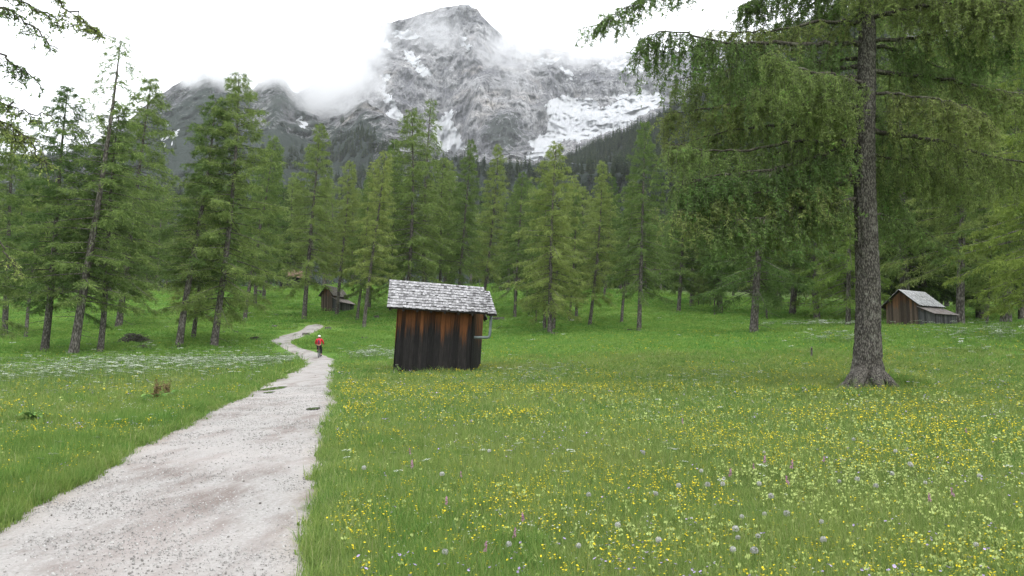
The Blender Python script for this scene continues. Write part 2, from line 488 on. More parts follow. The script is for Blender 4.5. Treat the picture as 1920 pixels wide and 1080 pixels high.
RE = RE + ex * (0.30 * (fbm(arc / 0.5, 7.7, 0, 4, 22, 0.7) - 0.5))[:, None]
PATH_POLY = [tuple(p) for p in LE] + [tuple(p) for p in RE[::-1]]
def build_path():
    nc = 25
    t = np.linspace(-0.03, 1.03, nc)
    XY = LE[:, None] * (1 - t)[None, :, None] + RE[:, None] * t[None, :, None]
    X, Y = XY[..., 0], XY[..., 1]
    edge = np.minimum(t, 1 - t)
    lift = np.interp(edge, [-0.03, 0.0, 0.08, 0.5], [-0.05, 0.012, 0.03, 0.035])
    Z = height(X, Y) + lift[None] + 0.03 * (fbm(X / 0.6, Y / 0.6, 0, 3, 31) - 0.5)
    V = np.stack([X, Y, Z], -1).reshape(-1, 3)
    nr = len(LE)
    i, j = np.meshgrid(np.arange(nr - 1), np.arange(nc - 1), indexing='ij')
    Fc = np.stack([i * nc + j, i * nc + j + 1, (i + 1) * nc + j + 1, (i + 1) * nc + j], -1).reshape(-1, 4)
    verge = np.tile(np.interp(edge, [0.0, 0.05, 0.14], [1.0, 0.75, 0.0]), (nr, 1)) * np.clip(0.2 + 1.6 * (fbm(X / 1.1, Y / 1.1, 0, 3, 41) - 0.25), 0, 1)
    me = mesh_np('gravel_path', V, Fc, M['path'], True, {'verge': verge.ravel()})
    tag(obj('gravel_path', me), kind='structure')
build_path()
def path_z(x, y): return hz(x, y) + 0.035

# puddles lie in the wheel ruts
mw, ntw, outw = new_mat('puddle_water')
finish(ntw, outw, (0.035, 0.033, 0.028), 0.04, None, 0.5)
M['water'] = mw
for (px, py, w, h) in ((514, 730.5, 33, 7.5), (505, 738, 17, 2.6), (588, 769.5, 24, 4.5)):
    c = hit(px, py); s = c.y / F
    a = np.linspace(0, 2 * np.pi, 40, endpoint=False)
    rr = 1 + 0.35 * (fbm(np.cos(a) * 1.5 + px, np.sin(a) * 1.5 + py, 0, 2, 51) - 0.5)
    ry = (hit(px, py - h / 2) - hit(px, py + h / 2)).length / 2
    X = c.x + w / 2 * s * np.cos(a) * rr; Y = c.y + ry * np.sin(a) * rr
    Zp = height(X, Y) + 0.03
    pl = np.linalg.lstsq(np.stack([X, Y, np.ones(40)], 1), Zp, rcond=None)[0]
    zw_ = pl[0] * X + pl[1] * Y + pl[2] + 0.016
    V = [(x, y, z) for x, y, z in zip(X, Y, zw_)] + [(x, y, z - 0.1) for x, y, z in zip(X, Y, zw_)]
    n = 40
    fs = [tuple(range(n))] + [(k, n + k, n + (k + 1) % n, (k + 1) % n) for k in range(n)]
    me = bpy.data.meshes.new('puddle'); me.from_pydata(V, [], fs); me.materials.append(M['water'])
    tag(obj('puddle', me), kind='structure')

# ------------------------------------------------------------------ mountains
def mountain(name, mat, px, rows, ctrl, ncols, nrows, warp, snow_polys=(), veg_fn=None, snow_fn=None, seed=0, amp=(70, 30, 12), sil=2.0):
    """ctrl: list of photo columns (px, [(py, distance), ...] from foot to behind the crest)"""
    cx = np.array([c[0] for c in ctrl], float)
    PY = np.array([[r[0] for r in c[1]] for c in ctrl], float); DD = np.array([[r[1] for r in c[1]] for c in ctrl], float)
    nk = PY.shape[1]
    cols = np.linspace(px[0], px[1], ncols)
    v = np.concatenate([np.linspace(k, k + 1, n, endpoint=False) for k, n in enumerate(rows)] + [[nk - 1]])
    py_c = np.stack([np.interp(cols, cx, PY[:, k]) for k in range(nk)], 1)
    dd_c = np.stack([np.interp(cols, cx, DD[:, k]) for k in range(nk)], 1)
    k0 = np.minimum(v.astype(int), nk - 2); fr = v - k0
    py = py_c[:, k0] * (1 - fr) + py_c[:, k0 + 1] * fr
    dd = dd_c[:, k0] * (1 - fr) + dd_c[:, k0 + 1] * fr
    PX = np.repeat(cols[:, None], len(v), 1)
    a, b = ray(PX, py)
    X, Z = a * dd, CAMZ + b * dd
    up = np.clip(v / 1.0, 0, 1)[None]
    s = 1.0 / warp
    nb = ridged(X * s / 260 + Z * s / 700, Z * s / 620, dd * s / 700, 4, seed + 1)
    nm = ridged(X * s / 70 - Z * s / 300, Z * s / 260, dd * s / 260, 5, seed + 2, 0.62)
    nf = fbm(X * s / 24, Z * s / 30, dd * s / 60, 3, seed + 3)
    ledge = fbm(X * s / 300, Z * s / 26, dd * s / 500, 3, seed + 4)
    disp = (nb - 0.55) * amp[0] * 2 + (nm - 0.55) * amp[1] * 2 + (nf - 0.5) * amp[2] * 2 + (ledge - 0.5) * amp[1] * 0.45
    D = dd - disp * up * 1.3
    py2 = py + up * sil * ((nf - 0.5) * 3 - (nm - 0.55) * 5)
    a, b = ray(PX, py2)
    X, Y, Z = a * D, D, CAMZ + b * D
    nc, nr = X.shape
    V = np.stack([X, Y, Z], -1)
    i, j = np.meshgrid(np.arange(nc - 1), np.arange(nr - 1), indexing='ij')
    Fc = np.stack([i * nr + j, (i + 1) * nr + j, (i + 1) * nr + j + 1, i * nr + j + 1], -1).reshape(-1, 4)
    # slope for natural snow
    du = np.gradient(V, axis=0); dv = np.gradient(V, axis=1)
    nrm = np.cross(du, dv); nrm /= np.linalg.norm(nrm, axis=-1, keepdims=True) + 1e-9
    nz = nrm[..., 2]
    wx = PX + 13 * (fbm(PX / 11, py / 8, 0, 4, seed + 7, 0.7) - 0.5) * 2; wy = py + 10 * (fbm(PX / 10, py / 10, 5, 4, seed + 8, 0.7) - 0.5) * 2
    snow = np.zeros(X.shape)
    for poly in snow_polys: snow = np.maximum(snow, in_poly(wx, wy, poly).astype(float))
    if snow_fn is not None: snow = np.maximum(snow, snow_fn(PX, py, nz, nb, nm, ledge))
    veg = veg_fn(PX, py, nz, nb, nm) if veg_fn is not None else np.zeros(X.shape)
    me = mesh_np(name, V.reshape(-1, 3), Fc, mat, True, {'snow': snow.ravel(), 'veg': np.clip(veg, 0, 1).ravel()})
    o = tag(obj(name, me), kind='structure')
    return o, V, PX, py

def ip(x, pts): return np.interp(x, [p[0] for p in pts], [p[1] for p in pts])
# main massif
crest = [(520, 200), (600, 150), (650, 120), (672, 78), (690, 58), (720, 46), (760, 38), (790, 26), (830, 15), (868, 8), (890, 12), (906, 30), (925, 62), (960, 80), (1010, 86), (1060, 96), (1120, 100), (1180, 98), (1240, 100), (1320, 90), (1500, 70), (1700, 60)]
cols = [520, 600, 650, 672, 700, 740, 770, 800, 830, 868, 895, 910, 950, 1000, 1030, 1060, 1110, 1160, 1220, 1300, 1500, 1700]
ctrl = []
for c in cols:
    top = float(ip(c, crest))
    foot = float(ip(c, [(520, 330), (700, 300), (800, 320), (900, 330), (980, 315), (1060, 285), (1160, 250), (1220, 220), (1700, 200)]))
    ck = float(ip(c, [(520, 260), (700, 225), (760, 235), (830, 285), (870, 290), (900, 300), (1000, 265), (1030, 195), (1110, 185), (1220, 178), (1700, 150)]))
    fd = float(ip(c, [(520, 2300), (860, 2350), (930, 2050), (1000, 2150), (1060, 2350), (1220, 2400), (1700, 2400)]))
    kd = float(ip(c, [(520, 2500), (720, 2520), (840, 2700), (900, 2300), (960, 2330), (1010, 2500), (1040, 2950), (1220, 3000), (1700, 2900)]))
    md = float(ip(c, [(520, 2700), (760, 2760), (850, 2850), (930, 2620), (1000, 2800), (1060, 3080), (1700, 3050)]))
    ctrl.append((c, [(600, 900), (foot + 40, 1700), (foot, fd), (ck, kd), ((ck * 0.45 + top * 0.55), md), (top, 3250), (top + 30, 3700), (top + 230, 4200)]))
snow_polys = [
    [(1030, 193), (1050, 183), (1066, 178), (1085, 190), (1108, 182), (1124, 204), (1145, 200), (1165, 193), (1190, 186), (1240, 178), (1235, 205), (1212, 212), (1165, 240), (1140, 246), (1103, 262), (1075, 268), (1056, 264), (1040, 278), (1009, 302), (983, 301), (1003, 284), (990, 268), (1009, 258), (1014, 250), (1030, 236), (1026, 212)],
    [(718, 168), (730, 176), (738, 193), (749, 210), (758, 226), (752, 234), (735, 226), (712, 219), (728, 212), (730, 200), (722, 186)],
    [(822, 229), (838, 208), (850, 214), (852, 236), (866, 260), (870, 280), (845, 284), (826, 290), (818, 262), (806, 240)],
    [(759, 101), (788, 105), (786, 122), (811, 136), (806, 144), (792, 146), (778, 126), (764, 116)],
    [(680, 84), (700, 80), (712, 90), (690, 96)], [(699, 50), (712, 66), (726, 82), (740, 99), (732, 99), (712, 80), (700, 64)],
    [(716, 142), (726, 140), (730, 150), (722, 168), (716, 165)], [(820, 300), (833, 296), (830, 318), (818, 322)], [(880, 318), (900, 316), (905, 332), (884, 335)],
    [(734, 62), (780, 60), (790, 70), (770, 76), (742, 72)], [(1120, 120), (1180, 118), (1215, 132), (1200, 138), (1150, 130)], [(1148, 176), (1175, 178), (1215, 172), (1220, 180), (1170, 190), (1150, 184)],
    [(864, 66), (874, 80), (882, 90), (875, 92), (862, 78)], [(1052, 130), (1070, 136), (1080, 146), (1070, 146), (1054, 138)], [(1000, 118), (1040, 108), (1050, 114), (1010, 124)]]
def veg_m(px, py, nz, nb, nm):
    butt = np.exp(-((px - (945 + (py - 240) * 0.15)) / 62) ** 2 - ((py - 250) / 52) ** 2)
    low = np.clip((py - ip(px, [(500, 270), (700, 240), (860, 300), (1000, 290), (1060, 300), (1200, 300)])) / 30, 0, 1)
    return 0.95 * butt * (0.75 + nm * 0.3) * 0.85 + 0.8 * low - 0.05
def snow_m(px, py, nz, nb, nm, ledge):
    w = np.clip((ledge - 0.58) * 5, 0, 1) * np.clip((0.62 - nm) * 5, 0, 1)
    hi = np.interp(py, [20, 110, 190, 240, 260], [0.8, 0.85, 0.55, 0.25, 0.0])
    right = np.interp(px, [850, 1040, 1100], [0.75, 0.85, 1.2])
    return np.maximum(np.clip(w * 1.6 * hi * right, 0, 0.8), np.interp(py, [20, 190, 240], [0.36, 0.36, 0.15]) * np.interp(px, [800, 1080], [0.93, 1.06]))
mountain('mountain_massif', M['dolomite'], (520, 1700), (6, 20, 60, 75, 75, 10, 6), ctrl, 680, 0, 1.0, snow_polys, veg_m, snow_m, 100, (85, 60, 26), 1.8)

# dark lower ridge on the left with a wooded shoulder
crest2 = [(-700, 380), (-200, 330), (0, 320), (150, 290), (230, 240), (285, 190), (330, 162), (365, 140), (395, 130), (420, 136), (445, 158), (472, 166), (500, 146), (518, 138), (532, 150), (545, 170), (575, 195), (610, 212), (650, 208), (685, 193), (700, 203), (725, 218), (750, 234), (800, 268), (850, 300), (900, 316), (1000, 322), (1100, 316), (1300, 300)]
ctrl2 = []
for c in [p[0] for p in crest2]:
    top = float(ip(c, crest2))
    dt = float(ip(c, [(-700, 1500), (200, 1900), (400, 2100), (620, 2000), (700, 1750), (900, 1300), (1300, 900)]))
    ctrl2.append((c, [(590, 420), (430 + 0.2 * top, 700), (top * 0.45 + 190, dt * 0.72), (top * 0.8 + 55, dt * 0.88), (top, dt), (top + 25, dt + 150), (top + 160, dt + 350)]))
def veg_2(px, py, nz, nb, nm):
    t = ip(px, crest2)
    rel = (py - t)
    base = np.interp(rel, [0, 25, 60, 110], [0.25, 0.47, 0.62, 0.88])
    rock = np.exp(-((px - 750) / 40) ** 2 - ((py - 285) / 45) ** 2) * 0.45 + np.exp(-((px - 500) / 60) ** 2 - ((py - 235) / 26) ** 2) * 0.35
    return base - rock + (nm - 0.55) * 0.5 + np.clip((px - 830) / 60, 0, 1) * 0.8
def snow_2(px, py, nz, nb, nm, ledge):
    w = np.clip((ledge - 0.60) * 6, 0, 1) * np.clip((0.58 - nm) * 6, 0, 1)
    hi = np.interp(py - ip(px, crest2), [0, 45, 90], [0.75, 0.6, 0.0])
    return np.maximum(np.clip(w * 1.5 * hi, 0, 0.75), np.interp(py - ip(px, crest2), [0, 50, 90], [0.36, 0.33, 0.0]))
sp2 = [[(563, 222), (571, 226), (573, 240), (567, 246), (564, 236)], [(302, 238), (316, 234), (314, 244)], [(316, 252), (332, 246), (330, 258), (312, 266)], [(298, 262), (310, 258), (306, 268)], [(300, 278), (322, 268), (318, 276)], [(300, 300), (306, 296), (304, 318)]]
_, V2, PX2, PY2 = mountain('dark_ridge', M['ridge'], (-700, 1300), (6, 30, 40, 50, 6, 5), ctrl2, 760, 0, 0.7, sp2, veg_2, snow_2, 200, (45, 36, 16), 3.2)

# wooded slope closing the valley on the right
crest3 = [(900, 400), (1000, 345), (1080, 292), (1130, 270), (1180, 250), (1230, 228), (1300, 185), (1400, 110), (1500, 60), (1600, 20), (1700, -25), (1800, -60), (2000, -140), (2300, -200)]
ctrl3 = []
for c in [p[0] for p in crest3]:
    top = float(ip(c, crest3))
    dt = float(ip(c, [(900, 1500), (1080, 1400), (1230, 1150), (1500, 850), (2000, 620), (2300, 560)]))
    d1 = float(ip(c, [(900, 500), (1230, 380), (1700, 190), (2300, 150)]))
    p1 = float(ip(c, [(900, 540), (1230, 535), (1700, 560), (2300, 570)]))
    ctrl3.append((c, [(640, d1 * 0.75), (p1, d1), ((p1 + top) * 0.5 + 30, d1 * 0.55 + dt * 0.45), (top * 0.8 + p1 * 0.2, dt * 0.85), (top, dt), (top + 30, dt + 120), (top + 250, dt + 300)]))
def veg_3(px, py, nz, nb, nm):
    rock = np.clip((px - 1620) / 60, 0, 1) * np.clip((130 - py) / 60, 0, 1) * 0.75
    return 1.15 - rock * (0.7 + (nm - .5))
sp3 = [[(1700, 82), (1760, 52), (1850, 22), (1855, 30), (1775, 70), (1720, 98)]]
_, V3, PX3, PY3 = mountain('wooded_slope', M['slope'], (900, 2300), (5, 30, 35, 25, 5, 5), ctrl3, 420, 0, 0.4, sp3, veg_3, None, 300, (16, 9, 3), 0.8)

# ------------------------------------------------------------------ scattering (geometry nodes) for what nobody could count
def scatter(name, pts, rot, scl, idx, sources, label=None, cat=None):
    src = bpy.data.collections.new(name + '_sources')       # never linked to the scene
    for s in sources: src.objects.link(s)
    n = len(pts)
    me = bpy.data.meshes.new(name)
    me.vertices.add(n); me.vertices.foreach_set('co', np.asarray(pts, np.float32).ravel())
    a = me.attributes.new('rot', 'FLOAT_VECTOR', 'POINT'); a.data.foreach_set('vector', np.asarray(rot, np.float32).ravel())
    a = me.attributes.new('scl', 'FLOAT_VECTOR', 'POINT'); a.data.foreach_set('vector', np.asarray(scl, np.float32).ravel())
    a = me.attributes.new('pick', 'INT', 'POINT'); a.data.foreach_set('value', np.asarray(idx, np.int32))
    me.update()
    o = obj(name, me)
    ng = bpy.data.node_groups.new(name + '_scatter', 'GeometryNodeTree')
    ng.interface.new_socket('Geometry', in_out='INPUT', socket_type='NodeSocketGeometry')
    ng.interface.new_socket('Geometry', in_out='OUTPUT', socket_type='NodeSocketGeometry')
    gi, go = ng.nodes.new('NodeGroupInput'), ng.nodes.new('NodeGroupOutput')
    iop = ng.nodes.new('GeometryNodeInstanceOnPoints')
    ci = ng.nodes.new('GeometryNodeCollectionInfo'); ci.inputs['Collection'].default_value = src
    ci.inputs['Separate Children'].default_value = True; ci.inputs['Reset Children'].default_value = True
    def nm(key, typ):
        q = ng.nodes.new('GeometryNodeInputNamedAttribute'); q.data_type = typ; q.inputs['Name'].default_value = key; return q.outputs['Attribute']
    e2r = ng.nodes.new('FunctionNodeEulerToRotation')
    L = ng.links.new
    L(gi.outputs[0], iop.inputs['Points']); L(ci.outputs[0], iop.inputs['Instance'])
    iop.inputs['Pick Instance'].default_value = True
    L(nm('pick', 'INT'), iop.inputs['Instance Index'])
    L(nm('rot', 'FLOAT_VECTOR'), e2r.inputs[0]); L(e2r.outputs[0], iop.inputs['Rotation'])
    L(nm('scl', 'FLOAT_VECTOR'), iop.inputs['Scale']); L(iop.outputs[0], go.inputs[0])
    md = o.modifiers.new('scatter', 'NODES'); md.node_group = ng
    return tag(o, label, cat, kind='stuff')

def src_obj(name, me): return bpy.data.objects.new(name, me)

def quads_to_mesh(name, Q, tint, mat):
    """Q: (n,4,3) quads"""
    n = len(Q)
    return mesh_np(name, Q.reshape(-1, 3), np.arange(n * 4).reshape(n, 4), mat, False, {'tint': np.repeat(tint, 4)})

def rand_unit(rng, n):
    v = rng.normal(size=(n, 3)); return v / np.linalg.norm(v, axis=1, keepdims=True)

def sprays(rng, pos, axis, length, width, spread=0.6):
    """one slender rhombus per point"""
    n = len(pos)
    ax = axis + spread * rng.normal(size=(n, 3)); ax /= np.linalg.norm(ax, axis=1, keepdims=True)
    sd = np.cross(ax, rand_unit(rng, n)); sd /= np.linalg.norm(sd, axis=1, keepdims=True) + 1e-9
    l, w = length[:, None], width[:, None]
    return np.stack([pos, pos + ax * l * 0.45 + sd * w, pos + ax * l, pos + ax * l * 0.5 - sd * w], 1)

# far conifers, low in detail
def far_conifer(seed):
    rng = np.random.default_rng(seed)
    n = 150
    t = rng.random(n) ** 0.8
    z = 1.0 + t * 0 + (1 - t) * 0; z = 0.06 + 0.94 * (1 - t ** 0.55)
    r = 0.145 * (1.02 - z) ** 0.85 * (0.55 + 0.6 * rng.random(n))
    az = rng.random(n) * 6.283
    d = np.stack([np.cos(az), np.sin(az), np.full(n, -0.35)], 1)
    base = np.stack([0 * z, 0 * z, z + 0.02], 1)
    side = np.stack([-np.sin(az), np.cos(az), 0 * az], 1)
    w = (0.022 + 0.35 * r)[:, None] * 0.55
    tip = base + d * r[:, None] * 1.15
    Q = np.stack([base, base + d * r[:, None] * 0.6 + side * w, tip, base + d * r[:, None] * 0.6 - side * w], 1)
    top = np.array([[[-.006, 0, .9], [0, -.006, 1.0], [.006, 0, .9], [0, .008, .8]]])
    Q = np.concatenate([Q, top])
    return src_obj('far_conifer', quads_to_mesh('far_conifer', Q, rng.random(len(Q)), M['far_wood']))
FARC = [far_conifer(s) for s in (1, 2, 3, 4)]
def wood_on(name, V, PX, PY, dens_fn, n, hlo, hhi, seed, label):
    rng = np.random.default_rng(seed)
    nc, nr = PX.shape
    i = rng.integers(0, nc - 1, n * 8); j = rng.integers(0, nr - 1, n * 8)
    fi, fj = rng.random(n * 8)[:, None], rng.random(n * 8)[:, None]
    P = V[i, j] * (1 - fi) * (1 - fj) + V[i + 1, j] * fi * (1 - fj) + V[i, j + 1] * (1 - fi) * fj + V[i + 1, j + 1] * fi * fj
    area = np.linalg.norm(np.cross(V[i + 1, j] - V[i, j], V[i, j + 1] - V[i, j]), axis=1)
    pr = dens_fn(PX[i, j], PY[i, j], P) * area
    pr = pr / pr.max() if pr.max() > 0 else pr
    pr = np.minimum(pr * 6, 1)
    k = np.nonzero(rng.random(n * 8) < pr)[0][:n]
    P = P[k]; m = len(k)
    h = rng.uniform(hlo, hhi, m)
    P[:, 2] -= 0.05 * h
    rot = np.stack([rng.normal(0, .03, m), rng.normal(0, .03, m), rng.random(m) * 6.28], 1)
    w = h * rng.uniform(0.85, 1.35, m)
    return scatter(name, P, rot, np.stack([w, w, h], 1), rng.integers(0, 4, m), FARC, label, 'wood')
wood_on('slope_wood', V3, PX3, PY3, lambda px, py, P: np.where((px > 1640) & (py < 110), 0.12, 1.0) * (fbm(P[:, 0] / 60, P[:, 1] / 60, 0, 2, 3) > 0.33) * (py < 640), 9000, 15, 27, 61, 'dark conifer wood covering the slope on the right of the valley')
wood_on('ridge_wood', V2, PX2, PY2, lambda px, py, P: np.clip((py - ip(px, [(-700, 340), (150, 290), (300, 255), (560, 262), (600, 240), (640, 222), (700, 250), (760, 295), (860, 305), (960, 318), (1100, 314), (1300, 300)])) / 12, 0, 1) * (fbm(P[:, 0] / 130, P[:, 2] / 90, 0, 3, 4) > np.where(px < 560, 0.46, 0.42)), 11000, 14, 26, 62, 'distant conifer wood on the foot of the dark ridge')

# ------------------------------------------------------------------ larch trees
def tube_np(P, rad, n):
    """P (k,3), rad (k,) -> verts, quads"""
    k = len(P)
    d = np.gradient(P, axis=0); d /= np.linalg.norm(d, axis=1, keepdims=True) + 1e-9
    ref = np.where(np.abs(d[:, 2:3]) > 0.8, np.array([[1.0, 0, 0]]), np.array([[0, 0, 1.0]]))
    a = np.cross(d, ref); a /= np.linalg.norm(a, axis=1, keepdims=True) + 1e-9
    b = np.cross(d, a)
    t = np.arange(n) * 2 * np.pi / n
    V = P[:, None] + (a[:, None] * np.cos(t)[None, :, None] + b[:, None] * np.sin(t)[None, :, None]) * rad[:, None, None]
    i, j = np.meshgrid(np.arange(k - 1), np.arange(n), indexing='ij')
    j2 = (j + 1) % n
    Fq = np.stack([i * n + j, i * n + j2, (i + 1) * n + j2, (i + 1) * n + j], -1).reshape(-1, 4)
    return V.reshape(-1, 3), Fq

class Acc:
    def __init__(self): self.v, self.f, self.n = [], [], 0
    def add(self, V, Fq): self.v.append(V); self.f.append(Fq + self.n); self.n += len(V)
    def mesh(self, name, mat, smooth=True): return mesh_np(name, np.concatenate(self.v), np.concatenate(self.f), mat, smooth)

def trunk_np(rng, H, r0, bend, n=10, k=22, flare=0.55):
    t = np.linspace(0, 1, k) ** 1.25
    ph, ph2 = rng.random(2) * 6.28
    x = bend * np.sin(t * 3.0 + ph) - bend * math.sin(ph); y = bend * np.sin(t * 2.4 + ph2) - bend * math.sin(ph2)
    P = np.stack([x, y, t * H - 0.5 * (1 - t) ** 6], 1)
    rad = r0 * (1 - t) ** 0.85 * (1 + flare * np.exp(-t * H / 0.55)) + 0.012
    return P, rad

def larch(seed, H=24.0, r0=0.25, z0=0.17, RM=3.9, nb=130, dens=7.5, m=13, droop=0.35, shape=0.75, sparse_top=0.0, mat='larch', bend=0.35, dead=10, size=1.0):
    rng = np.random.default_rng(seed)
    P, rad = trunk_np(rng, H, r0, bend)
    wood = Acc()
    V, Fq = tube_np(P, rad, 10); wood.add(V, Fq)
    zs = P[:, 2]
    Q, T = [], []
    def axis_at(z): return np.array([np.interp(z, zs, P[:, 0]), np.interp(z, zs, P[:, 1]), z])
    az = rng.random() * 6.28
    for i in range(nb + dead):
        isdead = i >= nb
        t = (i + rng.random()) / nb if not isdead else -0.12 + 0.3 * rng.random()
        t = min(t, 0.995)
        z = (z0 + (1 - z0) * t ** 0.92 if t > 0 else z0 + t) * H
        az += 2.4 + rng.normal(0, 0.35)
        tt = max(t, 0)
        L = RM * ((1 - tt) ** shape) * (0.55 + 0.45 * min(1, tt * 6 + 0.45)) * rng.uniform(0.55, 1.15) + 0.25
        if isdead: L *= 0.55
        d = np.array([math.cos(az), math.sin(az), 0])
        e0 = -0.10 + 0.45 * tt ** 2 + rng.normal(0, 0.10); dr = droop * (1 - 0.6 * tt) * rng.uniform(0.6, 1.3)
        s = np.linspace(0, 1, 6)
        B = axis_at(z)[None] + d[None] * (L * s)[:, None]
        B[:, 2] += L * (e0 * s - dr * s ** 2 + 0.55 * dr * s ** 3)
        side0 = np.array([-d[1], d[0], 0])
        B += side0[None] * (L * 0.10 * rng.normal() * s ** 2)[:, None]
        br = (0.012 + 0.011 * L) * (1 - s * 0.85) * size
        V, Fq = tube_np(B, br, 3); wood.add(V, Fq)
        if isdead: continue
        thin = 1.0
        if sparse_top: thin = 1 - sparse_top * min(1, max(0, (tt - 0.25) * 2.2))
        nt_ = max(3, int(L * dens * thin * 1.6 + 3))
        st = 0.12 + 0.88 * rng.random(nt_) ** 0.75
        p0 = np.stack([np.interp(st, s, B[:, c]) for c in range(3)], 1)
        sgn = rng.choice([-1, 1], nt_)[:, None]
        ang = rng.uniform(0.5, 1.35, nt_)[:, None]
        tw = d[None] * np.cos(ang) + side0[None] * np.sin(ang) * sgn
        tw[:, 2] -= rng.uniform(0.1, 1.5, nt_)
        tw /= np.linalg.norm(tw, axis=1, keepdims=True)
        tl = (0.30 + 0.65 * rng.random(nt_)) * (1.1 - 0.5 * st) * min(1.0, 0.45 + L / 3.0)
        mm = m
        u = rng.random((nt_, mm))
        pos = p0[:, None] + tw[:, None] * (tl[:, None] * u)[..., None]
        pos[..., 2] -= 0.30 * tl[:, None] * u ** 2
        pos = pos.reshape(-1, 3); axr = np.repeat(tw, mm, 0)
        n = len(pos)
        Q.append(sprays(rng, pos, axr, rng.uniform(0.15, 0.38, n) * size, rng.uniform(0.013, 0.030, n) * size, 0.5))
        T.append(np.clip(rng.normal(0.45, 0.22, n) + np.repeat(rng.normal(0, 0.12, nt_), mm), 0, 1))
    crown = quads_to_mesh('crown', np.concatenate(Q), np.concatenate(T), M[mat])
    return wood.mesh('trunk', M['bark']), crown

KIND = {
    'a': larch(1), 'b': larch(2, RM=4.4, droop=0.45, nb=115, z0=0.19),
    'd': larch(4, RM=4.9, z0=0.14, nb=130, droop=0.5, shape=0.65), 'e': larch(5, RM=3.2, z0=0.26, nb=105, shape=0.55, dead=20, bend=0.6),
    's': larch(6, RM=4.0, z0=0.16, nb=110, sparse_top=0.75, dens=6.0, droop=0.25, dead=18), 't': larch(7, RM=3.4, z0=0.28, nb=90, sparse_top=0.6, dens=5.0, r0=0.23, bend=0.5),
    'y': larch(8, H=10, r0=0.11, RM=2.1, z0=0.14, nb=70, bend=0.15, dead=6, m=10), 'z': larch(9, H=12, r0=0.13, RM=2.4, z0=0.2, nb=70, bend=0.2, dead=6, m=10),
    'p': larch(12, RM=4.0, z0=0.14, nb=130, mat='spruce', droop=0.6, shape=0.9, m=10, dead=16),
    'f': larch(14, RM=4.8, z0=0.11, nb=125, mat='larch_fresh', droop=0.55, shape=0.6, dead=6),
}
KIND['c'] = KIND['e']; KIND['q'] = KIND['p']
KH = {k: (10 if k == 'y' else 12 if k == 'z' else 24) for k in KIND}
def tree(kind, base, H, lean=(0, 0), rz=None, fat=1.0, label='', group=None):
    s = H / KH[kind]
    rz = random.random() * 6.28 if rz is None else rz
    root = empty('larch_tree' if kind not in 'pq' else 'spruce_tree', base)
    root.rotation_mode = 'XYZ'
    m = Matrix.Rotation(lean[0], 4, 'Y') @ Matrix.Rotation(lean[1], 4, 'X') @ Matrix.Rotation(rz, 4, 'Z')
    root.rotation_euler = m.to_euler()
    root.scale = (s * fat * 1.25, s * fat * 1.25, s)
    tr, cr = KIND[kind]
    obj('trunk', tr, root); obj('crown', cr, root)
    tag(root, label, 'tree', group)
    return root

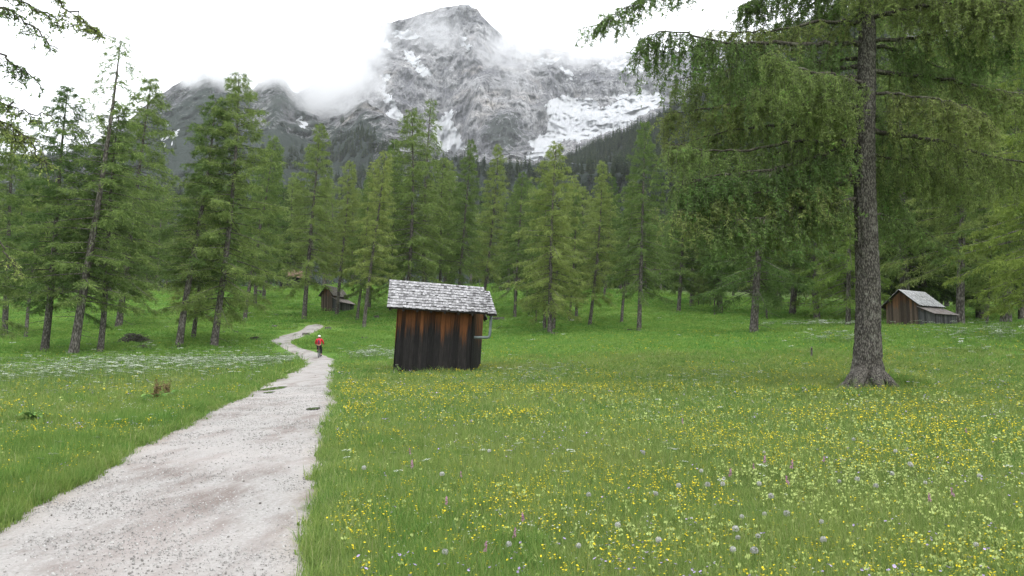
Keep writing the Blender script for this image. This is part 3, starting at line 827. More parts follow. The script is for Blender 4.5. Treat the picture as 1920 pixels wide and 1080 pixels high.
# (kind, foot px, foot py or None, top px, top py, distance or None, label, fatness)
TREES = [
    ('e', 48, 638, 62, 330, None, 'slim pale-stemmed larch beside the leaning trunks left of the path', 0.8),
    ('b', 83, 660, 152, 172, None, 'thick dark-trunked larch leaning right, next to the thin-topped larch', 1.05),
    ('s', 137, 665, 207, 62, None, 'tallest larch left of the path, with a thin bare-branched spire', 1.0),
    ('c', 188, 660, 258, 205, None, 'larch between the thin-topped larch and the brush pile', 0.9),
    ('d', 222, 615, 282, 140, None, 'stout larch on the rise behind the brush pile', 0.9),
    ('c', 335, 652, 378, 166, None, 'slender leaning larch with a grey foot, left one of the close pair beside the path', 1.0),
    ('z', 362, 635, 400, 380, None, 'smaller dark leaning larch between the close pair of tall larches', 1.1),
    ('d', 400, 650, 437, 132, None, 'dense straight larch with dark stem, right one of the close pair beside the path', 0.95),
    ('c', 458, 603, 490, 252, None, 'slim larch on the slope left of the path bend', 0.8),
    ('b', 478, 575, 482, 290, None, 'larch with a forked foot below the farthest hut', 0.9),
    ('a', 495, 562, 521, 282, None, 'pale-stemmed larch left of the farthest dark hut', 0.9),
    ('b', 570, 600, 590, 236, None, 'larch with drooping low branches standing where the path disappears', 0.9),
    ('c', 631, 592, 650, 296, None, 'larch standing right in front of the small brown barn', 0.8),
    ('e', 682, 615, 703, 285, None, 'slim larch just right of the small brown barn, lowest on the slope', 0.8),
    ('a', 669, 600, 690, 330, None, 'slim larch next to the small brown barn, second from its corner', 0.75),
    ('c', 692, 580, 722, 305, None, 'thin larch up the slope between the barn and the leaning hut', 0.8),
    ('d', 762, None, 766, 205, 96, 'broad larch rising behind the ridge of the leaning hut', 0.85),
    ('t', 795, None, 818, 176, 100, 'tall larch with an open see-through top behind the leaning hut', 0.9),
    ('a', 732, None, 742, 262, 104, 'larch behind the left end of the leaning hut', 0.8),
    ('c', 824, None, 838, 300, 108, 'larch hidden low down by the leaning hut roof', 0.8),
    ('b', 858, None, 874, 262, 104, 'pale-stemmed larch behind the right end of the leaning hut', 0.7),
    ('a', 905, None, 930, 272, 112, 'larch just past the downpipe end of the leaning hut', 0.8),
    ('b', 965, 595, 976, 318, None, 'dark-stemmed larch between the leaning hut and the triple trunk', 0.8),
    ('e', 985, 582, 1000, 345, None, 'larch up the slope behind the dark stem near the hut', 0.8),
    ('z', 1005, 607, 1009, 468, None, 'young thin larch left of the triple trunk', 0.8),
    ('c', 1021, 620, 1021, 335, None, 'left stem of the triple larch in the middle of the meadow', 0.85),
    ('d', 1031, 628, 1046, 268, None, 'thick larch in the middle of the triple group with a grey stump at its foot', 0.9),
    ('z', 1038, 620, 1062, 400, None, 'dark right stem of the triple larch in the middle of the meadow', 1.0),
    ('e', 1055, 583, 1062, 345, None, 'thin larch right behind the triple trunk', 0.75),
    ('a', 1067, 602, 1078, 355, None, 'thin straight larch beside a pale stone', 0.7),
    ('c', 1081, 596, 1092, 328, None, 'larch with a dark stem just behind the pale stone', 0.75),
    ('a', 1105, 612, 1126, 303, None, 'dark upright larch midway between triple trunk and pale-stemmed larch', 0.8),
    ('b', 1133, 562, 1141, 330, None, 'larch at the wood edge beside the dark hollow', 0.8),
    ('c', 1165, 608, 1172, 330, None, 'slim larch left of the pale-stemmed larch and its stump', 0.75),
    ('b', 1198, 623, 1216, 222, None, 'pale-stemmed larch with low drooping twigs and a stump at its foot', 0.8),
    ('a', 1272, 586, 1280, 290, None, 'larch with twin stem standing alone up the slope', 0.9),
    ('y', 1310, 576, 1312, 480, None, 'young larch in the small clump up the slope', 0.7),
    ('y', 1319, 577, 1322, 470, None, 'young larch in the small clump up the slope', 0.7),
    ('y', 1331, 577, 1334, 462, None, 'young larch in the small clump up the slope', 0.7),
    ('z', 1340, 590, 1345, 450, None, 'lowest young larch below the small clump', 0.7),
    ('d', 1412, 626, 1416, 60, None, 'stout larch with a split reddish foot left of the great larch', 0.95),
    ('z', 1437, 600, 1440, 455, None, 'small larch behind the split-footed larch', 0.9),
    ('q', 1456, 584, 1462, 280, None, 'dark spruce at the far fence', 0.9),
    ('f', 1590, 615, 1588, 150, None, 'bright green larch half hidden behind the great trunk', 0.72),
    ('b', 1800, 612, 1806, 40, None, 'grey-trunked larch standing against the right-hand barn', 0.95),
    ('z', 1850, 612, 1853, 430, None, 'thin pale-stemmed larch to the right of the barn', 0.9),
    ('f', 2015, None, 2010, -130, 44, 'bright larch at the right edge of the meadow with hanging boughs', 0.9),
    ('b', 1935, None, 1945, -40, 62, 'tall larch beyond the right-hand barn', 1.0),
    ('f', 1722, None, 1726, 60, 96, 'fresh green larch right behind the brown barn', 0.9),
    ('b', 1885, None, 1890, -50, 80, 'tall dark larch between the barn and the right edge of the wood', 0.95),
    ('f', 1955, None, 1950, -80, 57, 'fresh green larch with low boughs beside the bright larch on the right', 0.8),
    ('a', 1662, None, 1664, 120, 102, 'larch behind the left corner of the brown barn', 0.95),
    ('a', 1350, None, 1353, 170, 106, 'tall larch rising behind the clump of young larches', 1.0),
    ('b', 1298, None, 1302, 225, 120, 'larch beyond the twin-stemmed larch up the slope', 0.95),
    ('a', 1485, None, 1488, 130, 104, 'tall larch behind the far rail fence', 0.95),
    ('d', 1532, None, 1536, 140, 96, 'broad larch beside the felled beam', 0.85),
    ('d', 1700, None, 1706, -90, 90, 'very tall broad larch over the roof of the brown barn', 0.9),
    ('a', 1842, None, 1845, -75, 95, 'very tall slim larch behind the thin pale-stemmed larch', 0.95),
    ('d', -75, None, -40, 40, 46, 'broad larch at the left edge of the meadow', 0.9),
    ('b', 10, None, 40, 225, 78, 'larch with grey lichened boughs at the left edge', 1.0),
]
for k, bx, by, tx, ty, dist, lab, fat in TREES:
    if by is not None:
        b = hit(bx, by)
    else:
        a, _ = ray(bx, 600); x = float(a) * dist; b = Vector((x, dist, hz(x, dist)))
    t = at(tx, ty, b.y)
    b.z -= 0.05
    d = t - b
    grp = None
    if lab.startswith('young larch in'): grp = 'young larches in a clump'
    tree(k, b, d.length, (math.atan2(d.x, d.z), random.uniform(-0.02, 0.02)), None, fat, lab, grp)

# rows of the wood behind
rr = random.Random(5)
LOOK = {'a': 'full green larch', 'b': 'drooping green larch', 'c': 'slim crooked larch', 'e': 'slim crooked larch', 'd': 'broad spreading larch',
        's': 'larch with a bare spire', 't': 'larch with a thin open top', 'p': 'dark spruce', 'q': 'dark spruce'}
def row_label(k, dist, px):
    if dist < 100: where = 'just behind the brown barn'
    elif dist < 120: where = 'in the second row behind the brown barn'
    elif dist < 135: where = 'deep in the wood behind the brown barn'
    else:
        spot = 'left of the path' if px < 560 else 'beyond the leaning hut' if px < 1000 else 'beyond the triple larch' if px < 1350 else 'beyond the rail fence'
        row = 'at the wood edge' if dist < 150 else 'in mid wood' if dist < 170 else 'deep in the wood' if dist < 200 else 'deepest in the wood'
        where = row + ' ' + spot
    lab = LOOK[k] + ' ' + where
    return lab, LOOK[k].replace('larch', 'larches').replace('spruce', 'spruces') + ' ' + where
def back_row(dist, p0, p1, step, kinds, hlo, hhi):
    px = p0
    while px < p1:
        p = px + rr.uniform(-0.35, 0.35) * step; d = dist * rr.uniform(0.95, 1.06)
        a, _ = ray(p, 560); x = float(a) * d
        k = rr.choice(kinds)
        sp = k in 'pq'
        tree(k, (x, d, hz(x, d) - 0.1), rr.uniform(hlo * 0.86, hhi), (rr.gauss(0.01, 0.02), rr.gauss(0, 0.02)), rr.random() * 6.28, rr.uniform(0.65, 1.1),
             *row_label(k, dist, px))
        px += step * rr.uniform(0.8, 1.25)
back_row(142, -140, 700, 44, 'abcdetp', 19, 24)
back_row(140, 700, 1640, 43, 'abcdetps', 17, 23)
back_row(160, -160, 1700, 48, 'abcdea', 19, 25)
back_row(185, -180, 1700, 56, 'abcdp', 20, 26)
back_row(215, -200, 1700, 60, 'abpp', 21, 27)
back_row(93, 1690, 2050, 62, 'pqbp', 20, 26)
back_row(112, 1600, 2080, 60, 'pqpb', 22, 28)
back_row(132, 1480, 2080, 50, 'pqbp', 22, 28)

# ------------------------------------------------------------------ limbs with hanging twigs (near trees)
def limb_np(rng, ctrl, r0, ntw, hang, tuft_gap, tuft_len, tuft_w, side=0.9, droop=1.0, tip=0.006, lich=0):
    """ctrl: points of the limb's axis.  returns wood Acc, needle quads, tints, lichen quads"""
    C = np.array([list(c) for c in ctrl], float)
    Q = np.vstack([2 * C[0] - C[1], C, 2 * C[-1] - C[-2]])
    ax = []
    for i in range(1, len(Q) - 2):
        p0, p1, p2, p3 = Q[i - 1:i + 3]
        for t in np.linspace(0, 1, 8, endpoint=False):
            ax.append(0.5 * ((2 * p1) + (-p0 + p2) * t + (2 * p0 - 5 * p1 + 4 * p2 - p3) * t * t + (-p0 + 3 * p1 - 3 * p2 + p3) * t ** 3))
    ax.append(C[-1]); ax = np.array(ax)
    ln = np.concatenate([[0], np.cumsum(np.linalg.norm(np.diff(ax, axis=0), axis=1))]); Ltot = ln[-1]; s = ln / Ltot
    ax[1:-1] += rng.normal(0, 0.012 * min(Ltot, 4), (len(ax) - 2, 3)) * 0.6
    wood = Acc()
    V, Fq = tube_np(ax, r0 * (1 - s) ** 0.9 + tip, 6); wood.add(V, Fq)
    NQ, NT, LQ = [], [], []
    for k in range(ntw):
        st = 0.06 + 0.94 * rng.random() ** 0.8
        p = np.array([np.interp(st, s, ax[:, c]) for c in range(3)])
        j = min(int(np.searchsorted(s, st)), len(ax) - 1)
        d = ax[j] - ax[max(j - 1, 0)]; d[2] *= 0.3; d /= np.linalg.norm(d) + 1e-9
        sd = np.array([-d[1], d[0], 0]); sd /= np.linalg.norm(sd) + 1e-9
        sg = rng.choice([-1, 1])
        out = (d * rng.uniform(0.1, 0.9) + sd * sg * rng.uniform(0.2, 1.0)) * side * (1.05 - 0.65 * st) * rng.uniform(0.2, 1.0)
        hl = hang * rng.uniform(0.25, 1.0) * (1.0 - 0.35 * st)
        u = np.linspace(0, 1, 6)
        T_ = p[None] + out[None] * (1 - (1 - u) ** 1.8)[:, None]
        T_[:, 2] -= hl * droop * u ** 1.5
        T_ += rng.normal(0, 0.02, T_.shape) * u[:, None]
        V, Fq = tube_np(T_, (0.007 + 0.004 * hl) * (1 - 0.75 * u) , 3); wood.add(V, Fq)
        # side strings
        strings = [T_]
        for q in range(int(rng.integers(2, 5))):
            a = rng.uniform(0.15, 0.85)
            b0 = np.array([np.interp(a, u, T_[:, c]) for c in range(3)])
            o2 = rng.normal(0, 0.22, 3) * side; o2[2] = 0
            S2 = b0[None] + o2[None] * (1 - (1 - u) ** 2)[:, None]
            S2[:, 2] -= hl * droop * rng.uniform(0.3, 0.75) * u ** 1.3
            V, Fq = tube_np(S2[::2], np.array([0.006, 0.005, 0.003]), 3); wood.add(V, Fq)
            strings.append(S2)
        for S in strings:
            sl = np.concatenate([[0], np.cumsum(np.linalg.norm(np.diff(S, axis=0), axis=1))])
            n = max(2, int(sl[-1] / tuft_gap))
            w = rng.random(n) * sl[-1]
            pos = np.stack([np.interp(w, sl, S[:, c]) for c in range(3)], 1)
            pos = np.repeat(pos, 3, 0); n3 = len(pos)
            dirs = rand_unit(rng, n3); dirs[:, 2] -= 0.7
            NQ.append(sprays(rng, pos, dirs, rng.uniform(0.6, 1.2, n3) * tuft_len, rng.uniform(0.7, 1.2, n3) * tuft_w, 0.2))
            NT.append(np.clip(np.repeat(rng.normal(0.45, 0.22, n), 3) + rng.normal(0, 0.06, n3), 0, 1))
    if lich:
        w = rng.random(lich) * 0.75
        pos = np.stack([np.interp(w, s, ax[:, c]) for c in range(3)], 1) + rng.normal(0, r0 * 0.5, (lich, 3))
        dirs = np.tile(np.array([[0, 0, -1.0]]), (lich, 1))
        LQ.append(sprays(rng, pos, dirs, rng.uniform(0.05, 0.28, lich), rng.uniform(0.008, 0.022, lich), 0.25))
    return wood, NQ, NT, LQ

def add_limb(parent, inv, rng, ctrl, r0, ntw, hang, gap=0.056, tl=0.12, tw=0.015, side=1.2, droop=1.0, mat='larch_big', lich=0):
    wood, NQ, NT, LQ = limb_np(rng, ctrl, r0, ntw, hang, gap, tl, tw, side, droop, lich=lich)
    o = obj('limb', wood.mesh('limb', M['limb']), parent)
    o.matrix_parent_inverse = inv
    if NQ:
        n = obj('needle_curtain', quads_to_mesh('needle_curtain', np.concatenate(NQ), np.concatenate(NT), M[mat]), o)
        n['kind'] = 'stuff'
    if LQ:
        l = np.concatenate(LQ)
        q = obj('beard_lichen', quads_to_mesh('beard_lichen', l, np.random.default_rng(3).random(len(l)), M['lichen']), o)
        q['kind'] = 'stuff'
    return o

# the great larch on the right
def great_larch():
    rng = np.random.default_rng(77)
    base = hit(1622, 727); base.z -= 0.05
    D = base.y
    root = empty('great_larch_tree', base)
    tag(root, 'great old larch with a thick plated trunk, mossy roots and long hanging boughs', 'tree')
    inv = root.matrix_world.inverted() if False else Matrix.Translation(-base)
    # trunk: dense rings with real bark plates and root flare
    H = 23.0
    k, n = 420, 96
    t = np.linspace(0, 1, k) ** 1.6
    z = -0.6 + t * (H + 0.6)
    sway = at(1623, 150, D).x - base.x
    cx = sway * np.clip(z / 9.5, 0, 1.2) ** 0.8 + 0.05 * np.sin(z * 0.7)
    r = np.interp(z, [-0.6, 0.0, 0.25, 0.5, 0.9, 1.5, 2.6, 6, 12, 18, 23], [1.05, 0.80, 0.60, 0.49, 0.43, 0.395, 0.365, 0.325, 0.25, 0.14, 0.03])
    th = np.linspace(0, 2 * np.pi, n, endpoint=False)
    TH, Zg = np.meshgrid(th, z)
    rg = r[:, None] * np.ones_like(TH)
    root_amp = np.exp(-np.clip(Zg, 0, None) / 0.45)
    lob = 0.22 * np.cos(3 * TH + 0.6) + 0.10 * np.cos(5 * TH + 2.0) + 0.55 * np.exp(-((np.angle(np.exp(1j * (TH - 3.45)))) / 0.4) ** 2) + 0.45 * np.exp(-((np.angle(np.exp(1j * (TH + 0.55)))) / 0.32) ** 2) * (Zg < 0.5)
    rg = rg * (1 + root_amp * lob)
    cxp, czp = np.cos(TH), np.sin(TH)
    # bark plates: cellular grooves
    q1, q2, q3 = cxp * 4.6, czp * 4.6, Zg * 3.4
    wv = fbm(q1 * 0.8, q2 * 0.8, q3 * 0.8, 2, 91)
    cell = ridged(q1 * 1.1 + wv, q2 * 1.1, q3 * 0.9 + wv, 3, 92)
    fine = fbm(q1 * 5, q2 * 5, q3 * 4, 3, 93)
    amp = np.interp(Zg, [0, 3, 12, 23], [0.050, 0.042, 0.026, 0.006])
    rg = rg - amp * (np.clip(cell - 0.60, 0, 1) * 3.4) + amp * 0.7 * (fine - 0.5)
    X = cx[:, None] + rg * cxp; Y = rg * czp
    V = np.stack([X, Y, Zg], -1).reshape(-1, 3)
    i, j = np.meshgrid(np.arange(k - 1), np.arange(n), indexing='ij'); j2 = (j + 1) % n
    Fq = np.stack([i * n + j, i * n + j2, (i + 1) * n + j2, (i + 1) * n + j], -1).reshape(-1, 4)
    obj('trunk', mesh_np('trunk', V, Fq, M['bark_big'], True), root)
    for (rx, ry_, dy) in ((1578, 728, -0.5), (1692, 742, -0.9), (1655, 745, -1.2), (1600, 742, -1.1)):
        e_ = hit(rx, ry_); e_.y = D + dy; e_.x = float(ray(rx, ry_)[0]) * e_.y; e_.z = hz(e_.x, e_.y)
        a_ = Vector((0.15 if rx > 1622 else -0.15, -0.2, 0.55)); b_ = e_ - base
        b_.z -= 0.06
        rt = MB().tube([a_, a_.lerp(b_, 0.4) + Vector((0, 0, 0.06)), a_.lerp(b_, 0.75) + Vector((0.03, 0, 0.05)), b_], [0.26, 0.20, 0.13, 0.05], 9)
        rt.build('root', M['bark_big'], root, True)
    def W(px, py, dy=0.0): return at(px, py, D + dy)
    def stem(zz): return Vector((base.x + float(np.interp(zz, z, cx)), D, base.z + zz))
    # limbs seen in the photograph
    seen = [
        ([W(1612, 84), W(1484, 80, -0.5), W(1365, 80, -1.0), W(1262, 60, -1.5), W(1200, 70, -1.7)], 0.085, 85, 2.3, 260),
        ([W(1606, 145), W(1556, 147, -0.4), W(1500, 156, -0.9), W(1420, 168, -1.5)], 0.06, 45, 1.7, 60),
        ([W(1606, 202), W(1580, 198, -0.7), W(1548, 185, -1.6), W(1500, 190, -2.4)], 0.045, 34, 1.6, 60),
        ([W(1608, 262), W(1540, 292, -0.6), W(1445, 318, -1.2), W(1345, 328, -1.7), (W(1270, 350, -2.0))], 0.085, 80, 2.0, 420),
        ([W(1600, 300), W(1500, 330, 0.8), W(1430, 345, 1.4), W(1360, 372, 1.8)], 0.05, 40, 1.7, 120),
        ([W(1608, 372), W(1548, 384, -0.5), W(1484, 393, -1.0), W(1420, 408, -1.6), W(1330, 415, -2.0)], 0.06, 55, 1.5, 120),
        ([W(1606, 372), W(1540, 392, 0.6), W(1470, 402, 1.4), W(1390, 420, 2.0)], 0.045, 38, 1.4, 60),
        ([W(1640, 78), W(1741, 66, -0.4), W(1850, 60, -0.9), W(1910, 72, -1.2)], 0.06, 55, 1.9, 100),
        ([W(1640, 175), W(1700, 178, -0.8), W(1780, 190, -1.8), W(1850, 215, -2.4)], 0.05, 45, 1.8, 40),
        ([W(1640, 290), W(1690, 300, 0.8), W(1760, 318, 1.8), W(1815, 350, 2.4)], 0.045, 40, 1.7, 30),
        ([W(1640, 400), W(1672, 410, 0.8), W(1720, 430, 1.6), W(1770, 460, 2.0)], 0.035, 26, 1.2, 20),
        ([W(1612, -110), W(1480, -95, -1.0), W(1340, -60, -2.0), W(1220, -10, -2.8), W(1125, 42, -3.2)], 0.08, 70, 1.1, 120),
        ([W(1606, 110, 0.4), W(1500, 118, 1.5), W(1380, 130, 2.4), W(1262, 150, 3.0)], 0.06, 60, 2.2, 60),
        ([W(1606, 225, 0.3), W(1500, 232, 1.2), W(1380, 245, 2.0), W(1258, 275, 2.6)], 0.06, 60, 1.9, 60),
        ([W(1606, 330, 0.2), W(1500, 350, -0.8), W(1390, 365, -1.6), W(1265, 395, -2.2)], 0.05, 48, 1.5, 60),
        ([W(1612, -30), W(1520, -25, 1.0), W(1440, -10, 2.0), W(1380, 15, 2.6)], 0.06, 60, 1.8, 80),
        ([W(1640, -40), W(1720, -40, -1.0), W(1820, -20, -2.0), W(1900, 10, -2.6)], 0.06, 60, 1.8, 80),
    ]
    for c, r0, ntw, hang, li in seen:
        add_limb(root, inv, rng, c, r0, int(ntw * 1.35), hang * 1.1, lich=li)
    # the rest of the crown, limbs all the way round
    az = 0.3
    for q in range(40):
        zz = 6.2 + (q + rng.random()) / 40 * 15.5
        az += 2.4 + rng.normal(0, 0.3)
        tt = (zz - 6) / 16
        L = (6.6 * (1 - tt) ** 0.65 + 0.8) * rng.uniform(0.7, 1.08)
        fr = math.remainder(az, 6.2832)
        if -2.35 < fr < -0.75:
            if zz < 12.5: continue
            L *= 0.6
        d = Vector((math.cos(az), math.sin(az), 0)); p = stem(zz)
        pts = [p, p + d * L * 0.33 + Vector((0, 0, -0.03 * L)), p + d * L * 0.68 + Vector((0, 0, -0.10 * L)), p + d * L + Vector((0, 0, -0.09 * L))]
        add_limb(root, inv, rng, pts, 0.03 + 0.007 * L, int(10 * L + 5), 2.4 * (1 - 0.5 * tt), lich=20)
    return base
GL = great_larch()

# boughs of a near larch reaching into the view at the top left
def near_larch():
    rng = np.random.default_rng(55)
    D = 11.0
    base = Vector((-10.6, 10.0, 0)); base.z = hz(base.x, base.y) - 0.1
    root = empty('near_larch_tree', base)
    tag(root, 'near larch off the left edge whose sparse boughs reach into the sky', 'tree')
    inv = Matrix.Translation(-base)
    P, rad = trunk_np(rng, 19, 0.3, 0.2, 16, 40)
    V, Fq = tube_np(P, rad, 16)
    obj('trunk', mesh_np('trunk', V, Fq, M['bark'], True), root)
    def W(px, py, d): return at(px, py, d)
    def S(zz): return Vector((base.x, base.y, base.z + zz))
    kw = dict(gap=0.05, tl=0.05, tw=0.010, side=0.5, mat='larch')
    add_limb(root, inv, rng, [S(6.9), W(-140, -10, 10.2), W(0, 14, 10.6), W(60, 52, 10.8), W(110, 92, 11)], 0.05, 64, 0.38, lich=40, **kw)
    add_limb(root, inv, rng, [S(7.6), W(-100, -70, 11), W(60, -40, 11.5), W(120, 10, 11.7), W(188, 62, 12)], 0.05, 64, 0.34, lich=40, **kw)
    add_limb(root, inv, rng, [S(7.2), W(-100, -40, 10.6), W(10, -20, 11), W(60, 15, 11.2), W(140, 48, 11.4)], 0.035, 42, 0.26, **kw)
    add_limb(root, inv, rng, [S(5.9), W(-130, 60, 10.2), W(-30, 84, 10.4), W(30, 120, 10.5), W(75, 152, 10.6)], 0.045, 61, 0.42, lich=40, **kw)
    add_limb(root, inv, rng, [S(5.4), W(-120, 150, 10.4), W(-20, 180, 10.6), W(30, 205, 10.8), W(100, 216, 11)], 0.04, 56, 0.42, **kw)
    add_limb(root, inv, rng, [S(4.9), W(-140, 190, 10.4), W(-40, 225, 10.6), W(20, 235, 10.8), W(88, 300, 11)], 0.04, 61, 0.5, lich=60, **kw)
    add_limb(root, inv, rng, [S(3.9), W(-160, 400, 10.2), W(-60, 440, 10.4), W(-10, 450, 10.5), W(30, 500, 10.5)], 0.04, 20, 0.4, lich=500, **kw)
    az = 2
    for q in range(16):
        zz = 6.5 + q * 0.7; az += 2.4
        L = 3.6 * (1 - q / 20)
        d = Vector((math.cos(az), math.sin(az), 0))
        if d.x > 0.1: d.x *= 0.1
        p = S(zz)
        add_limb(root, inv, rng, [p, p + d * L * 0.5 + Vector((0, 0, -0.1)), p + d * L + Vector((0, 0, -0.4))], 0.04, 18, 0.5, **kw)
near_larch()

# ------------------------------------------------------------------ weathered timber
def mat_plank(name, top, low, zs, zw, grey=(0.15, 0.14, 0.135)):
    m, nt, out = new_mat(name)
    tc = N(nt, 'TexCoord'); P = tc.outputs['Object']
    st = noise(nt, mapping(nt, P, (22, 22, 0.9)), 1.0, 5, 0.65)
    st2 = noise(nt, mapping(nt, P, (60, 60, 2.5)), 1.0, 4, 0.6)
    sx = N(nt, 'SeparateXYZ'); nt.links.new(P, sx.inputs[0])
    z = math_(nt, 'ADD', math_(nt, 'MULTIPLY_ADD', sx.outputs['Z'], 1 / zw, -zs / zw), math_(nt, 'MULTIPLY_ADD', st, 2.2, -1.1))
    z = math_(nt, 'ADD', z, math_(nt, 'MULTIPLY_ADD', attr(nt, 'tint'), 0.9, -0.45))
    tn = ramp(nt, attr(nt, 'tint'), [(0.0, (0.5, 0.5, 0.5)), (0.5, (0.95, 0.95, 0.95)), (1.0, (1.5, 1.45, 1.4))])
    lowc = mixc(nt, ramp(nt, st2, [(0.5, (0, 0, 0)), (0.75, (0.8, 0.8, 0.8))]), low, grey)
    topc = mixc(nt, ramp(nt, st2, [(0.35, (0.7, 0.7, 0.7)), (0.6, (0, 0, 0))]), top, tuple(c * 0.4 for c in top))
    c = mixc(nt, ramp(nt, z, [(0.25, (0, 0, 0)), (0.75, (1, 1, 1))]), lowc, topc)
    c = mixc(nt, 1.0, c, tn, 'MULTIPLY')
    finish(nt, out, c, 0.9, bump(nt, st2, 0.5, 0.01), 0.15)
    return m
def mat_shingle(name, lo, hi):
    m, nt, out = new_mat(name)
    tc = N(nt, 'TexCoord'); P = tc.outputs['Object']
    c = ramp(nt, attr(nt, 'tint'), [(0.0, lo), (0.6, hi), (1.0, tuple(min(1, x * 1.2) for x in hi))])
    n = noise(nt, mapping(nt, P, (14, 5, 14)), 1.0, 5, 0.65)
    c = mixc(nt, ramp(nt, n, [(0.46, (0, 0, 0)), (0.66, (0.75, 0.75, 0.75))]), c, tuple(x * 0.35 for x in lo))
    finish(nt, out, c, 0.9, bump(nt, n, 0.4, 0.01), 0.15)
    return m
M['plank'] = mat_plank('weathered_larch_planks', (0.115, 0.047, 0.018), (0.012, 0.0112, 0.0112), 1.55, 1.15, (0.05, 0.046, 0.044))
M['shingle'] = mat_shingle('silvered_larch_shingles', (0.13, 0.127, 0.13), (0.33, 0.325, 0.335))
M['darkwood'] = mat_plain('dark_rafter_wood', (0.03, 0.025, 0.022), 0.9, 0.3)
M['zinc'] = mat_plain('dull_zinc', (0.16, 0.19, 0.19), 0.45, 0.15, 6.0, 0.5, 0.4)
M['plank_barn'] = mat_plank('brown_barn_boards', (0.15, 0.08, 0.045), (0.085, 0.063, 0.05), 1.8, 0.9, (0.17, 0.15, 0.13))
M['plank_grey'] = mat_plank('grey_lean_to_boards', (0.12, 0.07, 0.045), (0.075, 0.075, 0.078), 1.4, 0.5, (0.22, 0.22, 0.22))
M['plank_dark'] = mat_plank('dark_hut_boards', (0.05, 0.035, 0.025), (0.02, 0.02, 0.022), 2.2, 0.9, (0.06, 0.058, 0.056))
M['shingle_pale'] = mat_shingle('pale_silver_shingles', (0.30, 0.297, 0.30), (0.58, 0.575, 0.585))
M['shingle_brown'] = mat_shingle('brown_grey_shingles', (0.16, 0.14, 0.125), (0.27, 0.245, 0.22))
M['shingle_pink'] = mat_shingle('faded_roof_boards', (0.24, 0.21, 0.20), (0.34, 0.30, 0.285))
M['shingle_dark'] = mat_shingle('dark_brown_shingles', (0.12, 0.085, 0.055), (0.20, 0.15, 0.10))

def bil(c, u, v):      # corners eaveL, eaveR, ridgeL, ridgeR
    return (c[0] * (1 - u) + c[1] * u) * (1 - v) + (c[2] * (1 - u) + c[3] * u) * v

def shingle_courses(parent, corners, ncourse, width, mat, seed, name='shingle_course', lift=0.045, thick=0.022, single=False):
    rng = random.Random(seed)
    c = [Vector(p) for p in corners]
    nrm = (c[1] - c[0]).cross(c[2] - c[0]).normalized()
    if nrm.z < 0: nrm = -nrm
    Lx = (c[1] - c[0]).length
    allm = MB()
    for k in range(ncourse):
        mb = allm if single else MB()
        v0, v1 = k / ncourse, min(1.0, (k + 1.25) / ncourse)
        u = -rng.random() * width / Lx * 0.5
        while u < 1:
            u1 = u + width / Lx * rng.uniform(0.65, 1.35)
            a, b = max(u, 0), min(u1 - 0.006 / Lx, 1)
            if b - a > 0.004:
                dv = rng.uniform(-0.22, 0.12) / ncourse
                lf = lift * rng.uniform(0.7, 1.35)
                lo = max(v0 + dv, -0.02)
                p = [bil(c, a, lo), bil(c, b, lo), bil(c, b, v1), bil(c, a, v1)]
                off = [lf, lf * rng.uniform(0.85, 1.15), 0.004, 0.004]
                mb.hexa([p[i] + nrm * (off[i]) for i in range(4)] + [p[i] + nrm * (off[i] + thick) for i in range(4)], min(1, max(0, rng.gauss(0.5, 0.27))))
            u = u1
        if not single:
            o = mb.build(name, mat, parent); o['kind'] = 'stuff'
    if single:
        o = allm.build(name, mat, parent); o['kind'] = 'stuff'
        return o

def plank_wall(parent, p0, p1, out, ztop, zbot, width, thick, mat, seed, name='plank', joined=False, part='plank_wall'):
    """planks side by side from p0 to p1 (xy), ztop(t) at fraction t; out: unit xy pointing outwards"""
    rng = random.Random(seed)
    p0, p1 = Vector((*p0, 0)), Vector((*p1, 0)); L = (p1 - p0).length; o3 = Vector((*out, 0))
    a = 0.0; mbj = MB()
    while a < 1 - 1e-4:
        b = a + width / L * rng.uniform(0.75, 1.3)
        if b > 1 - 0.4 * width / L: b = 1.0
        off = rng.uniform(0, 0.012); tilt = rng.uniform(-0.006, 0.006)
        mb = mbj if joined else MB()
        aa, bb = a + 0.004 / L, b - 0.004 / L
        q0, q1 = p0.lerp(p1, aa), p0.lerp(p1, bb)
        zb = zbot + (rng.uniform(-0.03, 0.05))
        c = []
        for zf in (0, 1):
            for q, t in ((q0, aa), (q1, bb)):
                z = zb if zf == 0 else ztop(t)
                c.append((q, z))
        f = o3 * (off + thick); bk = o3 * off
        g = Vector((0, 0, 1)); tl = (p1 - p0).normalized() * tilt
        P = lambda q, z, o, top: q + o + g * z + (tl if top else Vector())
        mb.hexa([P(c[0][0], c[0][1], f, 0), P(c[1][0], c[1][1], f, 0), P(c[1][0], c[1][1], bk, 0), P(c[0][0], c[0][1], bk, 0),
                 P(c[2][0], c[2][1], f, 1), P(c[3][0], c[3][1], f, 1), P(c[3][0], c[3][1], bk, 1), P(c[2][0], c[2][1], bk, 1)], rng.random())
        if not joined: mb.build(name, mat, parent)
        a = b
    if joined:
        o = mbj.build(part, mat, parent); return o

